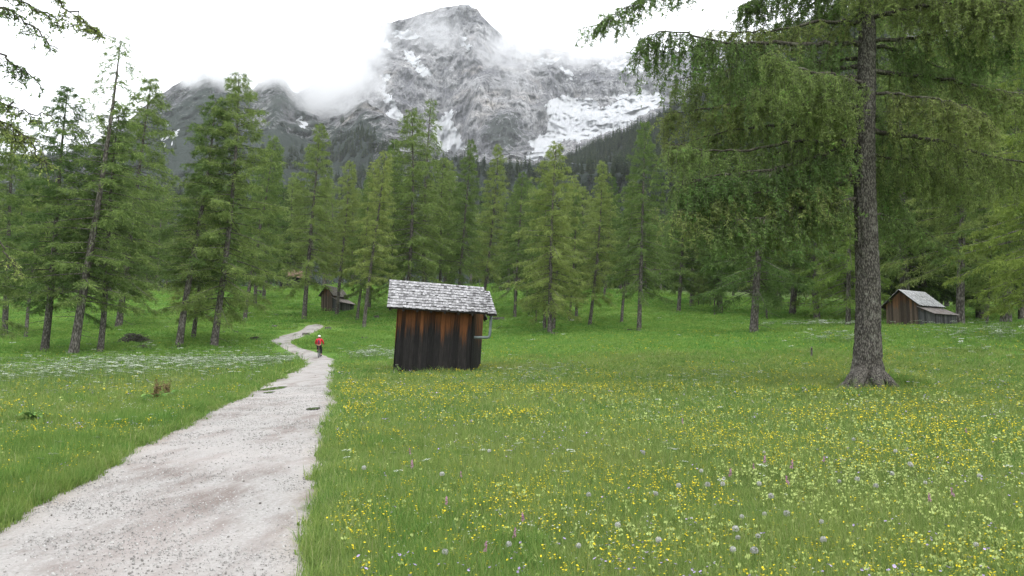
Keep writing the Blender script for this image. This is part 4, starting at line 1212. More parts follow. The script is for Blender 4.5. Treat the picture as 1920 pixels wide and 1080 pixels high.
# ------------------------------------------------------------------ the leaning hay hut beside the path
HUT_BOX = []
def leaning_hut():
    A, B = hit(738, 702), hit(881, 704)
    d = (A.y + B.y) / 2; s = d / F
    base = Vector(((A.x + B.x) / 2, d, (A.z + B.z) / 2))
    root = empty('hay_hut', base, (0, R(3.2), R(-5.0)))
    tag(root, 'leaning hay hut of black and orange planks with a silver shingle roof beside the path', 'hut')
    inv = (Matrix.Translation(base) @ root.rotation_euler.to_matrix().to_4x4()).inverted()
    D = 3.5
    def loc(px, py, yl):
        w = at(px, py, d + yl); p = inv @ w
        return p
    OV = 0.48
    eL, eR = loc(724, 576, -OV), loc(916, 589, -OV)
    rL, rR = loc(729, 524, D / 2), loc(908, 540, D / 2)
    for p, yy in ((eL, -OV), (eR, -OV), (rL, D / 2), (rR, D / 2)): p.y = yy
    xl, xr = loc(742, 640, 0).x, loc(884, 640, 0).x
    bL, bR = Vector((eL.x, D + OV, eL.z)), Vector((eR.x - 0.55, D + OV, eR.z))
    rB = rR + (rL - rR) * (0.55 / (rR - rL).length)
    def roof_z(x, y):
        yy = y if y <= D / 2 else D - y
        v = (yy + OV) / (D / 2 + OV); u = (x - eL.x) / (eR.x - eL.x)
        return (eL.z * (1 - u) + eR.z * u) * (1 - v) + (rL.z * (1 - u) + rR.z * u) * v
    zb = -0.5
    # walls, plank by plank
    plank_wall(root, (xl, 0), (xr, 0), (0, -1), lambda t: roof_z(xl + (xr - xl) * t, 0) - 0.10, zb, 0.205, 0.03, M['plank'], 3)
    plank_wall(root, (xr, 0.03), (xr, D), (1, 0), lambda t: roof_z(xr, 0.03 + (D - 0.03) * t) - 0.10, zb, 0.22, 0.03, M['plank'], 4)
    plank_wall(root, (xl, D), (xl, 0.03), (-1, 0), lambda t: roof_z(xl, D - (D - 0.03) * t) - 0.10, zb, 0.22, 0.03, M['plank'], 5)
    plank_wall(root, (xr, D), (xl, D), (0, 1), lambda t: roof_z(xr - (xr - xl) * t, D) - 0.10, zb, 0.22, 0.03, M['plank'], 6)
    # corner posts and rafters
    for x in (xl + 0.07, xr - 0.07):
        for y in (0.07, D - 0.07):
            MB().box((x - 0.06, y - 0.06, zb), (x + 0.06, y + 0.06, roof_z(x, y) - 0.12)).build('corner_post', M['darkwood'], root)
    MB().box((xl - 0.055, -0.052, 0.0), (xl - 0.034, 0.10, roof_z(xl, 0) - 0.12), 1.0).build('corner_board', M['plank'], root)
    nrm = Vector((0, -(rL.z - eL.z), D / 2 + OV)).normalized()
    # decking under the shingles
    def slab(c, t, name, mat, lift=0.0):
        n = (c[1] - c[0]).cross(c[2] - c[0]).normalized()
        if n.z < 0: n = -n
        q = [c[0], c[1], c[3], c[2]]
        return MB().hexa([p - n * (t - lift) for p in q] + [p + n * lift for p in q]).build(name, mat, root)
    slab([eL, eR, rL, rR], 0.045, 'roof_deck', M['darkwood'])
    slab([bR, bL, rB, rL], 0.045, 'roof_deck', M['darkwood'])
    for k in range(7):
        x = eL.x + 0.12 + (eR.x - eL.x - 0.80) * k / 6
        for sg in (0, 1):
            y0, y1 = (-OV + 0.03, D / 2 - 0.02) if sg == 0 else (D + OV - 0.03, D / 2 + 0.02)
            a, b = Vector((x, y0, roof_z(x, y0) - 0.085)), Vector((x, y1, roof_z(x, y1) - 0.085))
            MB().hexa([a + Vector((-.04, 0, -.05)), a + Vector((.04, 0, -.05)), b + Vector((.04, 0, -.05)), b + Vector((-.04, 0, -.05)),
                       a + Vector((-.04, 0, .03)), a + Vector((.04, 0, .03)), b + Vector((.04, 0, .03)), b + Vector((-.04, 0, .03))]).build('rafter', M['darkwood'], root)
    shingle_courses(root, [eL, eR, rL, rR], 10, 0.125, M['shingle'], 8)
    shingle_courses(root, [bR, bL, rB, rL], 10, 0.125, M['shingle'], 9)
    # narrow strip of roof carried on past the gable
    cc = [eL, eR, rL, rR]
    low = nrm * -0.10
    s0, t0 = bil(cc, 0.995, 0.05) + low, bil(cc, 0.995, 0.93) + low
    st = [s0, s0 + Vector((0.42, 0, -0.01)), t0, t0 + Vector((0.27, 0, -0.01))]
    slab(st, 0.04, 'side_roof_deck', M['darkwood'], -0.02)
    shingle_courses(root, st, 10, 0.125, M['shingle'], 10, name='side_shingle_course')
    # dull downpipe: from the side roof eave, down, and round to the wall
    pts = []
    A2, B2, C2 = loc(921.5, 584, -0.1), loc(918.5, 627, -0.1), loc(889, 632.5, -0.06)
    pts = [A2, A2.lerp(B2, 0.5), A2.lerp(B2, 0.93)]
    corner = B2 + Vector((0, 0, -0.14))
    for k in range(1, 6):
        t = k / 6; p = (A2.lerp(B2, 0.93)) * (1 - t) ** 2 + corner * 2 * t * (1 - t) + corner.lerp(C2, 0.18) * t * t
        pts.append(p)
    pts += [corner.lerp(C2, 0.25), corner.lerp(C2, 0.6), C2]
    MB().tube(pts, 0.062, 10).build('downpipe', M['zinc'], root, True)
    HUT_BOX.append((base.x, base.y + D / 2, 2.1, 1.8))
    return base
HB = leaning_hut()

# ------------------------------------------------------------------ barns with a lean-to
def barn(name, label, px, py, rz, w, lw, L, hw, rise, li, lo, mats, seed, pw=0.2, dist=None, ov=0.28, slack=0.0):
    b = hit(px, py)
    root = empty(name, (b.x, b.y, b.z - 0.05), (0, 0, rz))
    tag(root, label, 'hut')
    mg, ml, mr, mlr = mats
    zb = -0.6
    def gz(x): return hw + rise * (1 - abs(x - w / 2) / (w / 2)) - 0.06
    plank_wall(root, (0, 0), (w, 0), (0, -1), lambda t: gz(w * t), zb, pw, 0.025, mg, seed, joined=True, part='gable_wall')
    plank_wall(root, (w, L), (0, L), (0, 1), lambda t: gz(w * (1 - t)), zb, pw, 0.025, mg, seed + 1, joined=True, part='gable_wall')
    plank_wall(root, (0, L), (0, 0.03), (-1, 0), lambda t: hw - 0.03, zb, pw, 0.025, mg, seed + 2, joined=True, part='side_wall')
    plank_wall(root, (w, 0.03), (w, L), (1, 0), lambda t: hw - 0.03, zb, pw, 0.025, mg, seed + 3, joined=True, part='side_wall')
    sl = rise / (w / 2)
    R0, R1 = Vector((w / 2, -ov, hw + rise + slack)), Vector((w / 2, L + ov, hw + rise - slack))
    for sg in (0, 1):
        xe = -ov if sg == 0 else w + ov
        ze = hw - sl * ov
        E0, E1 = Vector((xe, -ov, ze)), Vector((xe, L + ov, ze - slack))
        c = [E0, E1, R0, R1]
        n = (c[1] - c[0]).cross(c[2] - c[0]).normalized(); n = n if n.z > 0 else -n
        q = [c[0], c[1], c[3], c[2]]
        MB().hexa([p - n * 0.06 for p in q] + list(q)).build('roof_deck', M['darkwood'], root)
        shingle_courses(root, c, 9, 0.15, mr, seed + 10 + sg, 'roof_shingles', 0.03, 0.02, True)
    if lw:
        x1 = w + lw
        plank_wall(root, (w + 0.03, 0.02), (x1, 0.02), (0, -1), lambda t: li + (lo - li) * t - 0.05, zb, pw, 0.025, ml, seed + 4, joined=True, part='lean_to_front')
        plank_wall(root, (x1, 0.05), (x1, L), (1, 0), lambda t: lo - 0.05, zb, pw, 0.025, ml, seed + 5, joined=True, part='lean_to_wall')
        plank_wall(root, (x1, L), (w + 0.03, L), (0, 1), lambda t: lo + (li - lo) * t - 0.05, zb, pw, 0.025, ml, seed + 6, joined=True, part='lean_to_back')
        ds = (lo - li) / lw
        E0, E1 = Vector((x1 + 0.2, -ov, lo + ds * 0.2)), Vector((x1 + 0.2, L + ov, lo + ds * 0.2 - slack))
        T0, T1 = Vector((w + 0.04, -ov, li)), Vector((w + 0.04, L + ov, li - slack))
        q = [E0, E1, T1, T0]
        MB().hexa([p - Vector((0, 0, 0.05)) for p in q] + q).build('lean_to_deck', M['darkwood'], root)
        shingle_courses(root, [E0, E1, T0, T1], 5, 0.3, mlr, seed + 20, 'lean_to_roof', 0.02, 0.02, True)
    c, s_ = math.cos(rz), math.sin(rz)
    mx, my = (w + lw) / 2, L / 2
    HUT_BOX.append((b.x + c * mx - s_ * my, b.y + s_ * mx + c * my, (w + lw) / 2, L / 2))
    return root
barn('barn', 'brown plank barn with silver roof and low lean-to, standing against the grey-trunked larch', 1663, 614, R(-55), 3.4, 1.7, 4.3, 2.4, 1.35, 2.0, 1.25,
     (M['plank_barn'], M['plank_grey'], M['shingle_pale'], M['shingle_pink']), 40, ov=0.45).scale = (0.84, 0.84, 0.88)
barn('barn', 'small brown barn with sagging shingle roof and lean-to on the slope above the path', 602, 583, R(-22), 1.65, 1.15, 3.1, 2.25, 0.95, 1.75, 1.15,
     (M['plank_barn'], M['plank_grey'], M['shingle_brown'], M['shingle_pink']), 60, 0.16, slack=0.08)
barn('hut', 'farthest dark hut with a brown roof at the edge of the wood', 524, 543, R(-40), 1.9, 0, 3.6, 2.5, 1.1, 0, 0,
     (M['plank_dark'], M['plank_dark'], M['shingle_dark'], M['shingle_dark']), 80, 0.18)

# ------------------------------------------------------------------ stumps, logs, brush, stones, fence
def stump(px, py, wpx, hpx, label, seed, mat='dead', name='tree_stump'):
    rng = random.Random(seed)
    b = hit(px, py); s = b.y / F
    r, h = wpx / 2 * s, hpx * s
    root = empty(name, (b.x, b.y, b.z - 0.05))
    tag(root, label, 'stump')
    n = 18; vs, fs = [], []
    rings = [(-0.15, 1.5), (0.05, 1.3), (0.25, 1.08), (0.6, 0.97), (1.0, 0.93)]
    lob = [1 + 0.14 * math.sin(3 * 2 * math.pi * k / n + seed) + rng.uniform(-.08, .08) for k in range(n)]
    tp = [1 + rng.uniform(-.18, .12) for _ in range(n)]
    for i, (z, q) in enumerate(rings):
        for k in range(n):
            t = 2 * math.pi * k / n
            rr_ = r * q * (1 + (lob[k] - 1) * (1.6 if i < 2 else 0.7))
            vs.append((rr_ * math.cos(t), rr_ * math.sin(t), h * z * (tp[k] if i == 4 else 1)))
    for i in range(len(rings) - 1):
        for k in range(n): fs.append((i * n + k, i * n + (k + 1) % n, (i + 1) * n + (k + 1) % n, (i + 1) * n + k))
    me = bpy.data.meshes.new('bark_ring'); me.from_pydata(vs, [], fs); me.materials.append(M[mat]); obj('bark_ring', me, root)
    c = MB(); top = [Vector(v) * 0.985 for v in vs[-n:]]
    c._add(top + [Vector((0, 0, h * 0.93))], [(k, (k + 1) % n, n) for k in range(n)], 0.5)
    c.build('cut_face', M['cutwood'], root)
    return root
M['cutwood'] = mat_plain('grey_cut_wood', (0.20, 0.18, 0.155), 0.9, 0.3, 9)
M['stone'] = mat_plain('pale_stone', (0.36, 0.35, 0.33), 0.9, 0.25, 5)
STUMPS = [(573, 628, 13, 5, 'dark broken stump at the edge of the path bend'), (615, 617, 12, 5, 'mossy stump above the rider beside the top of the path'),
          (684, 636, 14, 5, 'low dark stump between the rider and the leaning hut'), (706, 597, 11, 6, 'grey stump up the slope behind the leaning hut'),
          (1041, 631, 13, 8, 'grey stump at the foot of the triple larch'), (1181, 621, 10, 5, 'small stump beside the pale-stemmed larch'),
          (442, 624, 9, 4, 'small grey stump right of the close pair of larches'), (419, 623, 7, 3, 'tiny stump close to the dense straight larch'),
          (516, 613, 12, 4, 'flat stump left of the path bend'), (324, 549, 9, 6, 'far dark stump at the back of the left meadow')]
for i, (a, b, c, d, lab) in enumerate(STUMPS): stump(a, b, c, d, lab, i + 1)

def twig_heap(px, py, wpx, hpx, n, label, seed, name='brush_pile', parts=6):
    rng = random.Random(seed); b = hit(px, py); s = b.y / F
    w, h = wpx * s / 2, hpx * s
    root = empty(name, (b.x, b.y, b.z)); tag(root, label, 'brush pile')
    for q in range(parts):
        mb = MB()
        for k in range(n // parts):
            a = rng.gauss(0, 0.42) * w; y = rng.gauss(0, 0.3) * w * 0.6
            zt = h * math.exp(-(a / w) ** 2 * 1.6) * rng.uniform(0.1, 1.0)
            L = w * rng.uniform(0.3, 0.8); t = rng.uniform(-0.5, 0.5) + (0 if rng.random() < .7 else 1.4)
            dx, dy, dz = math.cos(t) * L / 2, math.sin(t) * L / 2, rng.uniform(-0.16, 0.22) * L
            p0, p1 = Vector((a - dx, y - dy, max(0.0, zt - dz))), Vector((a + dx, y + dy, max(0.02, zt + dz)))
            mid = (p0 + p1) / 2 + Vector((0, 0, rng.uniform(0, .12) * L))
            mb.tube([p0, mid, p1], [0.03, 0.022, 0.008], 5)
        o = mb.build('twigs', M['dead'], root); o['kind'] = 'stuff'
twig_heap(252, 643, 66, 17, 150, 'heap of dead brushwood lying in the grass behind the leaning larches', 2)
twig_heap(268, 655, 40, 8, 60, 'low scatter of brushwood in front of the bigger brush heap', 3)
twig_heap(478, 637, 26, 6, 50, 'small dark brush heap in the grass left of the path bend', 4)
twig_heap(1248, 646, 1, 1, 0, '', 5) if False else None

def log_stack(px, py, wpx, hpx, nrow, ncol, label, seed, mat='dead', name='log_stack'):
    rng = random.Random(seed); b = hit(px, py); s = b.y / F
    w, h = wpx * s, hpx * s; r = h / nrow / 2 * 1.08
    root = empty(name, (b.x, b.y, b.z - 0.04)); tag(root, label, 'wood stack')
    for i in range(nrow):
        for j in range(ncol):
            y = (j - (ncol - 1) / 2) * 2 * r + (r if i % 2 else 0); z = r + i * r * 1.75
            e0, e1 = -w / 2 + rng.uniform(-.1, .1), w / 2 + rng.uniform(-.1, .1)
            MB().tube([(e0, y, z), (0, y + rng.uniform(-.02, .02), z), (e1, y, z)], [r, r * .97, r * .93], 8).build('log', M[mat], root)
log_stack(944, 546, 17, 9, 3, 3, 'dark wood stack deep among the stems behind the leaning hut', 1)
log_stack(934, 600, 22, 6, 2, 3, 'low stack of weathered poles just behind the leaning hut downpipe', 2)
log_stack(484, 553, 12, 10, 3, 3, 'reddish brown wood stack beside the forked larch on the slope', 3)
log_stack(1530, 574, 30, 4, 1, 2, 'yellowish felled beam lying by the far rail fence', 4, 'cutwood')
log_stack(1560, 580, 40, 3, 1, 2, 'grey felled pole lying in the grass left of the great trunk', 5)

def stone(px, py, wpx, hpx, label, seed, name='stone'):
    rng = np.random.default_rng(seed); b = hit(px, py); s = b.y / F
    import bmesh
    bm = bmesh.new(); bmesh.ops.create_icosphere(bm, subdivisions=2, radius=1)
    for v in bm.verts:
        n_ = float(vnoise(v.co.x * 1.7 + seed, v.co.y * 1.7, v.co.z * 1.7, seed)); v.co *= 0.75 + 0.5 * n_
        v.co = Vector((v.co.x * wpx * s / 2, v.co.y * wpx * s * 0.4, v.co.z * hpx * s / 2 + hpx * s * 0.3))
    me = bpy.data.meshes.new(name); bm.to_mesh(me); bm.free(); me.materials.append(M['stone'])
    tag(obj(name, me, None, (b.x, b.y, b.z)), label, 'stone')
stone(1072, 602, 9, 5, 'pale stone lying at the foot of the thin straight larch', 4)
stone(437, 659, 3, 2, 'small pale stone in the grass near the dense straight larch', 6) if False else None

def stake(px, py, hpx, label):
    b = hit(px, py); s = b.y / F
    root = empty('wooden_stake', (b.x, b.y, b.z - 0.2), (R(3), R(2), 0)); tag(root, label, 'stake')
    h = hpx * s + 0.2
    MB().tube([(0, 0, 0), (0.01, 0, h * .5), (0, 0.01, h * 0.93)], [0.05, 0.048, 0.044], 8).build('shaft', M['dead'], root)
    MB().tube([(0, 0.01, h * 0.93), (0.005, 0.01, h)], [0.044, 0.012], 8).build('tip', M['cutwood'], root)
stake(1521, 674, 24, 'short weathered stake standing alone in the flowery meadow')

def rail_fence(pts, label):
    P = [hit(*p) for p in pts]
    root = empty('rail_fence', P[0]); tag(root, label, 'fence')
    inv = Matrix.Translation(-P[0])
    for p in P:
        MB().tube([p + Vector((0, 0, -.2)), p + Vector((0.02, 0, 1.05))], 0.06, 6).build('post', M['dead'], root).matrix_parent_inverse = inv
    for a, b in zip(P[:-1], P[1:]):
        for z in (0.45, 0.85):
            MB().tube([a + Vector((0, -0.07, z)), (a + b) / 2 + Vector((0, -0.07, z - 0.02)), b + Vector((0, -0.07, z))], 0.04, 6).build('rail', M['dead'], root).matrix_parent_inverse = inv
rail_fence([(1448, 578), (1478, 578), (1508, 579), (1540, 580), (1572, 581), (1606, 583)], 'old grey rail fence at the far edge of the meadow')

# ------------------------------------------------------------------ the rider
def skin_obj(name, verts, edges, radii, mat, parent, root=0, sub=2):
    me = bpy.data.meshes.new(name); me.from_pydata([Vector(v) for v in verts], edges, []); me.update()
    o = obj(name, me, parent)
    md = o.modifiers.new('skin', 'SKIN'); md.use_smooth_shade = True
    sk = me.skin_vertices[0].data if me.skin_vertices else None
    if sk is None:
        bpy.context.view_layer.objects.active = o
        sk = me.skin_vertices.new(name='skin').data if hasattr(me.skin_vertices, 'new') else me.skin_vertices[0].data
    for i, r in enumerate(radii):
        sk[i].radius = (r, r) if not hasattr(r, '__len__') else r
        sk[i].use_root = (i == root)
    s = o.modifiers.new('sub', 'SUBSURF'); s.levels = sub; s.render_levels = sub
    me.materials.append(mat)
    return o
M['red'] = mat_plain('red_rain_jacket', (0.52, 0.018, 0.035), 0.65, 0.15, 5)
M['navy'] = mat_plain('dark_trousers', (0.018, 0.016, 0.022), 0.8, 0.2)
M['skin'] = mat_plain('skin', (0.42, 0.25, 0.18), 0.6)
M['white'] = mat_plain('white_shell', (0.75, 0.74, 0.70), 0.4)
M['plum'] = mat_plain('plum_backpack_cloth', (0.055, 0.018, 0.04), 0.8, 0.2)
M['black'] = mat_plain('black_rubber', (0.012, 0.012, 0.013), 0.7)
M['steel'] = mat_plain('dark_bike_paint', (0.03, 0.03, 0.035), 0.35, 0, 8, 0.5)
M['alu'] = mat_plain('bare_alloy', (0.5, 0.5, 0.52), 0.35, 0, 8, 0.5, 0.9)
M['hair'] = mat_plain('brown_hair', (0.05, 0.03, 0.02), 0.7)
def rider():
    b = hit(597.5, 671.5); z0 = path_z(b.x, b.y)
    rot = (R(2.5), R(-1.5), R(6))
    bike = empty('bicycle', (b.x, b.y, z0), rot)
    tag(bike, 'dark mountain bicycle being ridden along the gravel path', 'bicycle')
    def wheel(yc):
        w = empty('wheel', (0, yc, 0.345)); w.parent = bike
        def torus(name, Rm, r, mat, nseg=28, ns=8):
            vs, fs = [], []
            for i in range(nseg):
                a = 2 * math.pi * i / nseg
                for j in range(ns):
                    t = 2 * math.pi * j / ns
                    q = Rm + r * math.cos(t)
                    vs.append((r * math.sin(t), q * math.cos(a), q * math.sin(a)))
            for i in range(nseg):
                for j in range(ns):
                    fs.append((i * ns + j, ((i + 1) % nseg) * ns + j, ((i + 1) % nseg) * ns + (j + 1) % ns, i * ns + (j + 1) % ns))
            me = bpy.data.meshes.new(name); me.from_pydata(vs, [], fs); me.materials.append(mat); return obj(name, me, w)
        torus('tyre', 0.318, 0.028, M['black']); torus('rim', 0.288, 0.012, M['alu'])
        mb = MB()
        for k in range(16):
            a = 2 * math.pi * k / 16
            mb.tube([(0.02 * (-1) ** k, 0, 0), (0, 0.285 * math.cos(a), 0.285 * math.sin(a))], 0.0015, 3)
        mb.build('spokes', M['alu'], w)
        MB().tube([(-0.05, 0, 0), (0.05, 0, 0)], 0.02, 8).build('hub', M['alu'], w)
    wheel(0.0); wheel(1.06)
    bb, st, hd, ht = (0, 0.42, 0.30), (0, 0.24, 0.80), (0, 0.92, 0.66), (0, 0.86, 0.84)
    fr = MB()
    for a, c, r in ((bb, st, .018), (bb, hd, .022), ((0, 0.27, 0.74), ht, .018), (hd, ht, .022)): fr.tube([a, c], r, 8)
    for x in (-0.05, 0.05):
        fr.tube([(x, 0, 0.345), (x * 0.5, 0.38, 0.305)], 0.010, 6); fr.tube([(x, 0, 0.345), (x * 0.4, 0.27, 0.72)], 0.009, 6)
    fr.build('frame', M['steel'], bike, True)
    fk = MB()
    for x in (-0.055, 0.055): fk.tube([(x, 1.06, 0.345), (x * 0.9, 0.93, 0.66)], 0.015, 6)
    fk.tube([(-0.055, 0.93, 0.66), (0.055, 0.93, 0.66)], 0.018, 6); fk.build('fork', M['steel'], bike, True)
    MB().tube([st, (0, 0.215, 0.88)], 0.014, 8).build('seat_post', M['alu'], bike)
    MB().hexa([(-.07, .10, .87), (.07, .10, .87), (.02, .36, .885), (-.02, .36, .885), (-.075, .10, .92), (.075, .10, .92), (.02, .36, .915), (-.02, .36, .915)]).build('saddle', M['black'], bike)
    hb = MB(); hb.tube([ht, (0, 0.84, 0.93), (0, 0.88, 0.96)], 0.016, 6)
    hb.tube([(-0.33, 0.80, 0.99), (-0.12, 0.86, 0.965), (0, 0.88, 0.96), (0.12, 0.86, 0.965), (0.33, 0.80, 0.99)], 0.012, 6); hb.build('handlebar', M['steel'], bike, True)
    for x in (-1, 1):
        MB().tube([(x * 0.22, 0.835, 0.98), (x * 0.335, 0.80, 0.99)], 0.017, 8).build('grip', M['black'], bike)
    ck = MB(); ck.tube([(-0.09, 0.42, 0.30), (0.09, 0.42, 0.30)], 0.014, 6)
    ck.tube([(0.09, 0.42, 0.30), (0.10, 0.46, 0.14)], 0.011, 6); ck.tube([(-0.09, 0.42, 0.30), (-0.10, 0.38, 0.46)], 0.011, 6); ck.build('crank', M['alu'], bike)
    MB().box((0.09, 0.41, 0.125), (0.20, 0.51, 0.15)).build('pedal', M['black'], bike)
    MB().box((-0.20, 0.33, 0.45), (-0.09, 0.43, 0.475)).build('pedal', M['black'], bike)
    MB().tube([(0, -0.02, 0.72), (0, -0.02, 0.66)], 0.02, 6).build('rear_reflector', M['red'], bike)

    man = empty('person', (b.x, b.y, z0), rot)
    tag(man, 'person in red jacket and white helmet riding away along the path', 'person')
    hip = (0, 0.20, 0.97)
    # one continuous body
    V = [hip, (0, 0.27, 1.12), (0, 0.36, 1.27), (0, 0.41, 1.40), (0, 0.45, 1.475), (0, 0.48, 1.53), (0, 0.495, 1.60), (0, 0.50, 1.66)]
    Rd = [.13, .13, .15, .13, .055, .07, .085, .06]
    E = [(i, i + 1) for i in range(7)]
    def chain(start, pts, rads):
        p = start
        for q, r in zip(pts, rads): V.append(q); Rd.append(r); E.append((p, len(V) - 1)); p = len(V) - 1
        return p
    for x in (-1, 1):
        h = chain(3, [(x * .17, .42, 1.385), (x * .27, .53, 1.17), (x * .275, .72, 1.03), (x * .275, .78, 1.008)], [.065, .05, .038, .036])
        for k in range(4):
            fx = x * (.245 + .02 * k)
            chain(h, [(fx, .83, 1.018), (fx, .845, .992), (fx, .82, .972)], [.011, .010, .009])
        chain(h, [(x * .24, .78, .985), (x * .235, .81, .972)], [.012, .010])
    lk = chain(0, [(-.10, .24, .94), (-.145, .58, .82), (-.135, .40, .56), (-.14, .46, .50)], [.095, .07, .05, .04])
    rk = chain(0, [(.10, .24, .93), (.14, .55, .58), (.135, .45, .24), (.14, .53, .185)], [.095, .07, .05, .04])
    skin_obj('body', V, E, Rd, M['skin'], man)
    # jacket
    JV = [(0, 0.20, 0.96), (0, 0.26, 1.12), (0, 0.35, 1.27), (0, 0.405, 1.395), (0, 0.44, 1.45)]; JR = [.175, .165, .18, .16, .08]; JE = [(0, 1), (1, 2), (2, 3), (3, 4)]
    for x in (-1, 1):
        n = len(JV); JV += [(x * .18, .42, 1.385), (x * .285, .53, 1.17), (x * .278, .70, 1.045)]; JR += [.09, .075, .058]; JE += [(3, n), (n, n + 1), (n + 1, n + 2)]
    skin_obj('jacket', JV, JE, JR, M['red'], man)
    for nm_, x, kn, an in (('trouser_leg', -1, (-.145, .58, .82), (-.135, .41, .58)), ('trouser_leg', 1, (.14, .55, .58), (.135, .46, .26))):
        skin_obj(nm_, [(x * .05, .19, .95), (x * .10, .25, .93), kn, an], [(0, 1), (1, 2), (2, 3)], [.12, .115, .085, .062], M['navy'], man)
    for x, a in ((-1, (-.14, .36, .495)), (1, (.14, .43, .175))):
        skin_obj('shoe', [a, (a[0], a[1] + .10, a[2] - .005), (a[0], a[1] + .20, a[2] - .012)], [(0, 1), (1, 2)], [.045, .045, .035], M['black'], man, sub=1)
    # head gear and face
    import bmesh
    bm = bmesh.new(); bmesh.ops.create_uvsphere(bm, u_segments=18, v_segments=12, radius=1)
    for v in list(bm.verts):
        if v.co.z < -0.15: bm.verts.remove(v)
    for v in bm.verts: v.co = Vector((v.co.x * .112, v.co.y * .138 + .49, v.co.z * .115 + 1.625))
    me = bpy.data.meshes.new('helmet'); bm.to_mesh(me); bm.free(); me.materials.append(M['white'])
    hm = obj('helmet', me, man); sd = hm.modifiers.new('shell', 'SOLIDIFY'); sd.thickness = 0.02
    skin_obj('hair', [(0, .42, 1.60), (0, .405, 1.54), (0, .40, 1.50)], [(0, 1), (1, 2)], [.06, .055, .04], M['hair'], man, sub=1)
    MB().tube([(0, .575, 1.585), (0, .60, 1.565), (0, .585, 1.555)], [.012, .016, .01], 6).build('nose', M['skin'], man)
    for x in (-1, 1):
        MB().tube([(x * .085, .49, 1.60), (x * .098, .48, 1.575), (x * .085, .49, 1.55)], [.012, .02, .01], 6).build('ear', M['skin'], man)
        MB().tube([(x * .032, .565, 1.60), (x * .032, .578, 1.60)], [.012, .010], 6).build('eye', M['black'], man)
    MB().tube([(-.025, .565, 1.525), (0, .575, 1.522), (.025, .565, 1.525)], .006, 5).build('mouth', M['red'], man)
    bp = empty('backpack', (b.x, b.y, z0), rot); tag(bp, 'slim plum backpack on the back of the red jacket', 'backpack')
    skin_obj('bag', [(0, .06, 1.06), (0, .13, 1.20), (0, .22, 1.36)], [(0, 1), (1, 2)], [(.085, .07), (.095, .075), (.07, .05)], M['plum'], bp)
    for x in (-1, 1):
        MB().tube([(x * .06, .22, 1.40), (x * .11, .33, 1.50), (x * .12, .50, 1.44), (x * .12, .46, 1.25)], .014, 6).build('strap', M['plum'], bp)
rider()

# ------------------------------------------------------------------ grass, herbs and flowers
M['grass'] = mat_leaf('meadow_grass', [(0.0, (0.085, 0.165, 0.038)), (0.45, (0.165, 0.272, 0.064)), (0.8, (0.26, 0.36, 0.11)), (1.0, (0.42, 0.42, 0.22))], 0.48, big=0.13, rnd=0.22, warm=(0.25, 0.28, 0.09))
M['herb'] = mat_leaf('herb_leaves', [(0.0, (0.075, 0.155, 0.045)), (1.0, (0.18, 0.31, 0.09))], 0.3, rnd=0.2)
M['verge'] = mat_leaf('lush_verge_grass', [(0.0, (0.075, 0.165, 0.034)), (0.6, (0.15, 0.27, 0.058)), (1.0, (0.32, 0.40, 0.14))], 0.48, big=0.35, warm=(0.20, 0.27, 0.075), rnd=0.12)
def petal_mat(name, col, tr=0.25):
    m, nt, out = new_mat(name)
    d = N(nt, 'BsdfDiffuse'); t = N(nt, 'BsdfTranslucent'); mx = N(nt, 'MixShader', Fac=tr)
    oi = nt.nodes.new('ShaderNodeObjectInfo')
    c = mixc(nt, oi.outputs['Random'], tuple(x * 0.8 for x in col), tuple(min(1, x * 1.12) for x in col))
    nt.links.new(c, d.inputs['Color']); nt.links.new(c, t.inputs['Color'])
    nt.links.new(d.outputs[0], mx.inputs[1]); nt.links.new(t.outputs[0], mx.inputs[2]); nt.links.new(mx.outputs[0], out.inputs['Surface'])
    return m
M['yellow'] = petal_mat('buttercup_petals', (0.74, 0.60, 0.04))
M['cream'] = petal_mat('rattle_flowers', (0.36, 0.43, 0.15))
M['whitef'] = petal_mat('white_umbels', (0.60, 0.63, 0.56))
M['pink'] = petal_mat('pink_spikes', (0.46, 0.25, 0.36))
M['lilac'] = petal_mat('lilac_flowers', (0.42, 0.34, 0.55))
M['fluff'] = petal_mat('dandelion_fluff', (0.48, 0.48, 0.455), 0.5)
M['stemg'] = mat_plain('green_stems', (0.10, 0.17, 0.045), 0.8)
M['dockstem'] = mat_plain('brown_dock_stems', (0.14, 0.10, 0.045), 0.8, 0.3)

def blades(rng, n, rad, hlo, hhi, w, lean=0.5, curl=0.5, seg=2):
    """n grass blades: two quads each"""
    r = rad * np.sqrt(rng.random(n)); a = rng.random(n) * 6.283
    p = np.stack([r * np.cos(a), r * np.sin(a), np.full(n, -0.02)], 1)
    h = rng.uniform(hlo, hhi, n); az = rng.random(n) * 6.283
    d = np.stack([np.cos(az), np.sin(az), 0 * az], 1)
    sd = np.stack([-np.sin(az), np.cos(az), 0 * az], 1)
    yw = rng.random(n) * 6.283
    sd = np.stack([np.cos(yw), np.sin(yw), 0 * yw], 1)
    ln = rng.random(n) * lean
    up = np.array([[0, 0, 1.0]])
    m1 = p + up * (h * 0.55)[:, None] + d * (h * ln * 0.35)[:, None]
    t = p + up * (h * (1 - curl * ln * 0.5))[:, None] + d * (h * ln * 1.0)[:, None]
    ww = (w * rng.uniform(0.6, 1.3, n))[:, None] * 0.5
    q1 = np.stack([p - sd * ww, p + sd * ww, m1 + sd * ww * 0.85, m1 - sd * ww * 0.85], 1)
    q2 = np.stack([m1 - sd * ww * 0.85, m1 + sd * ww * 0.85, t + sd * ww * 0.12, t - sd * ww * 0.12], 1)
    tint = np.clip(rng.normal(0.45, 0.3, n), 0, 1)
    return np.concatenate([q1, q2]), np.concatenate([tint, tint])
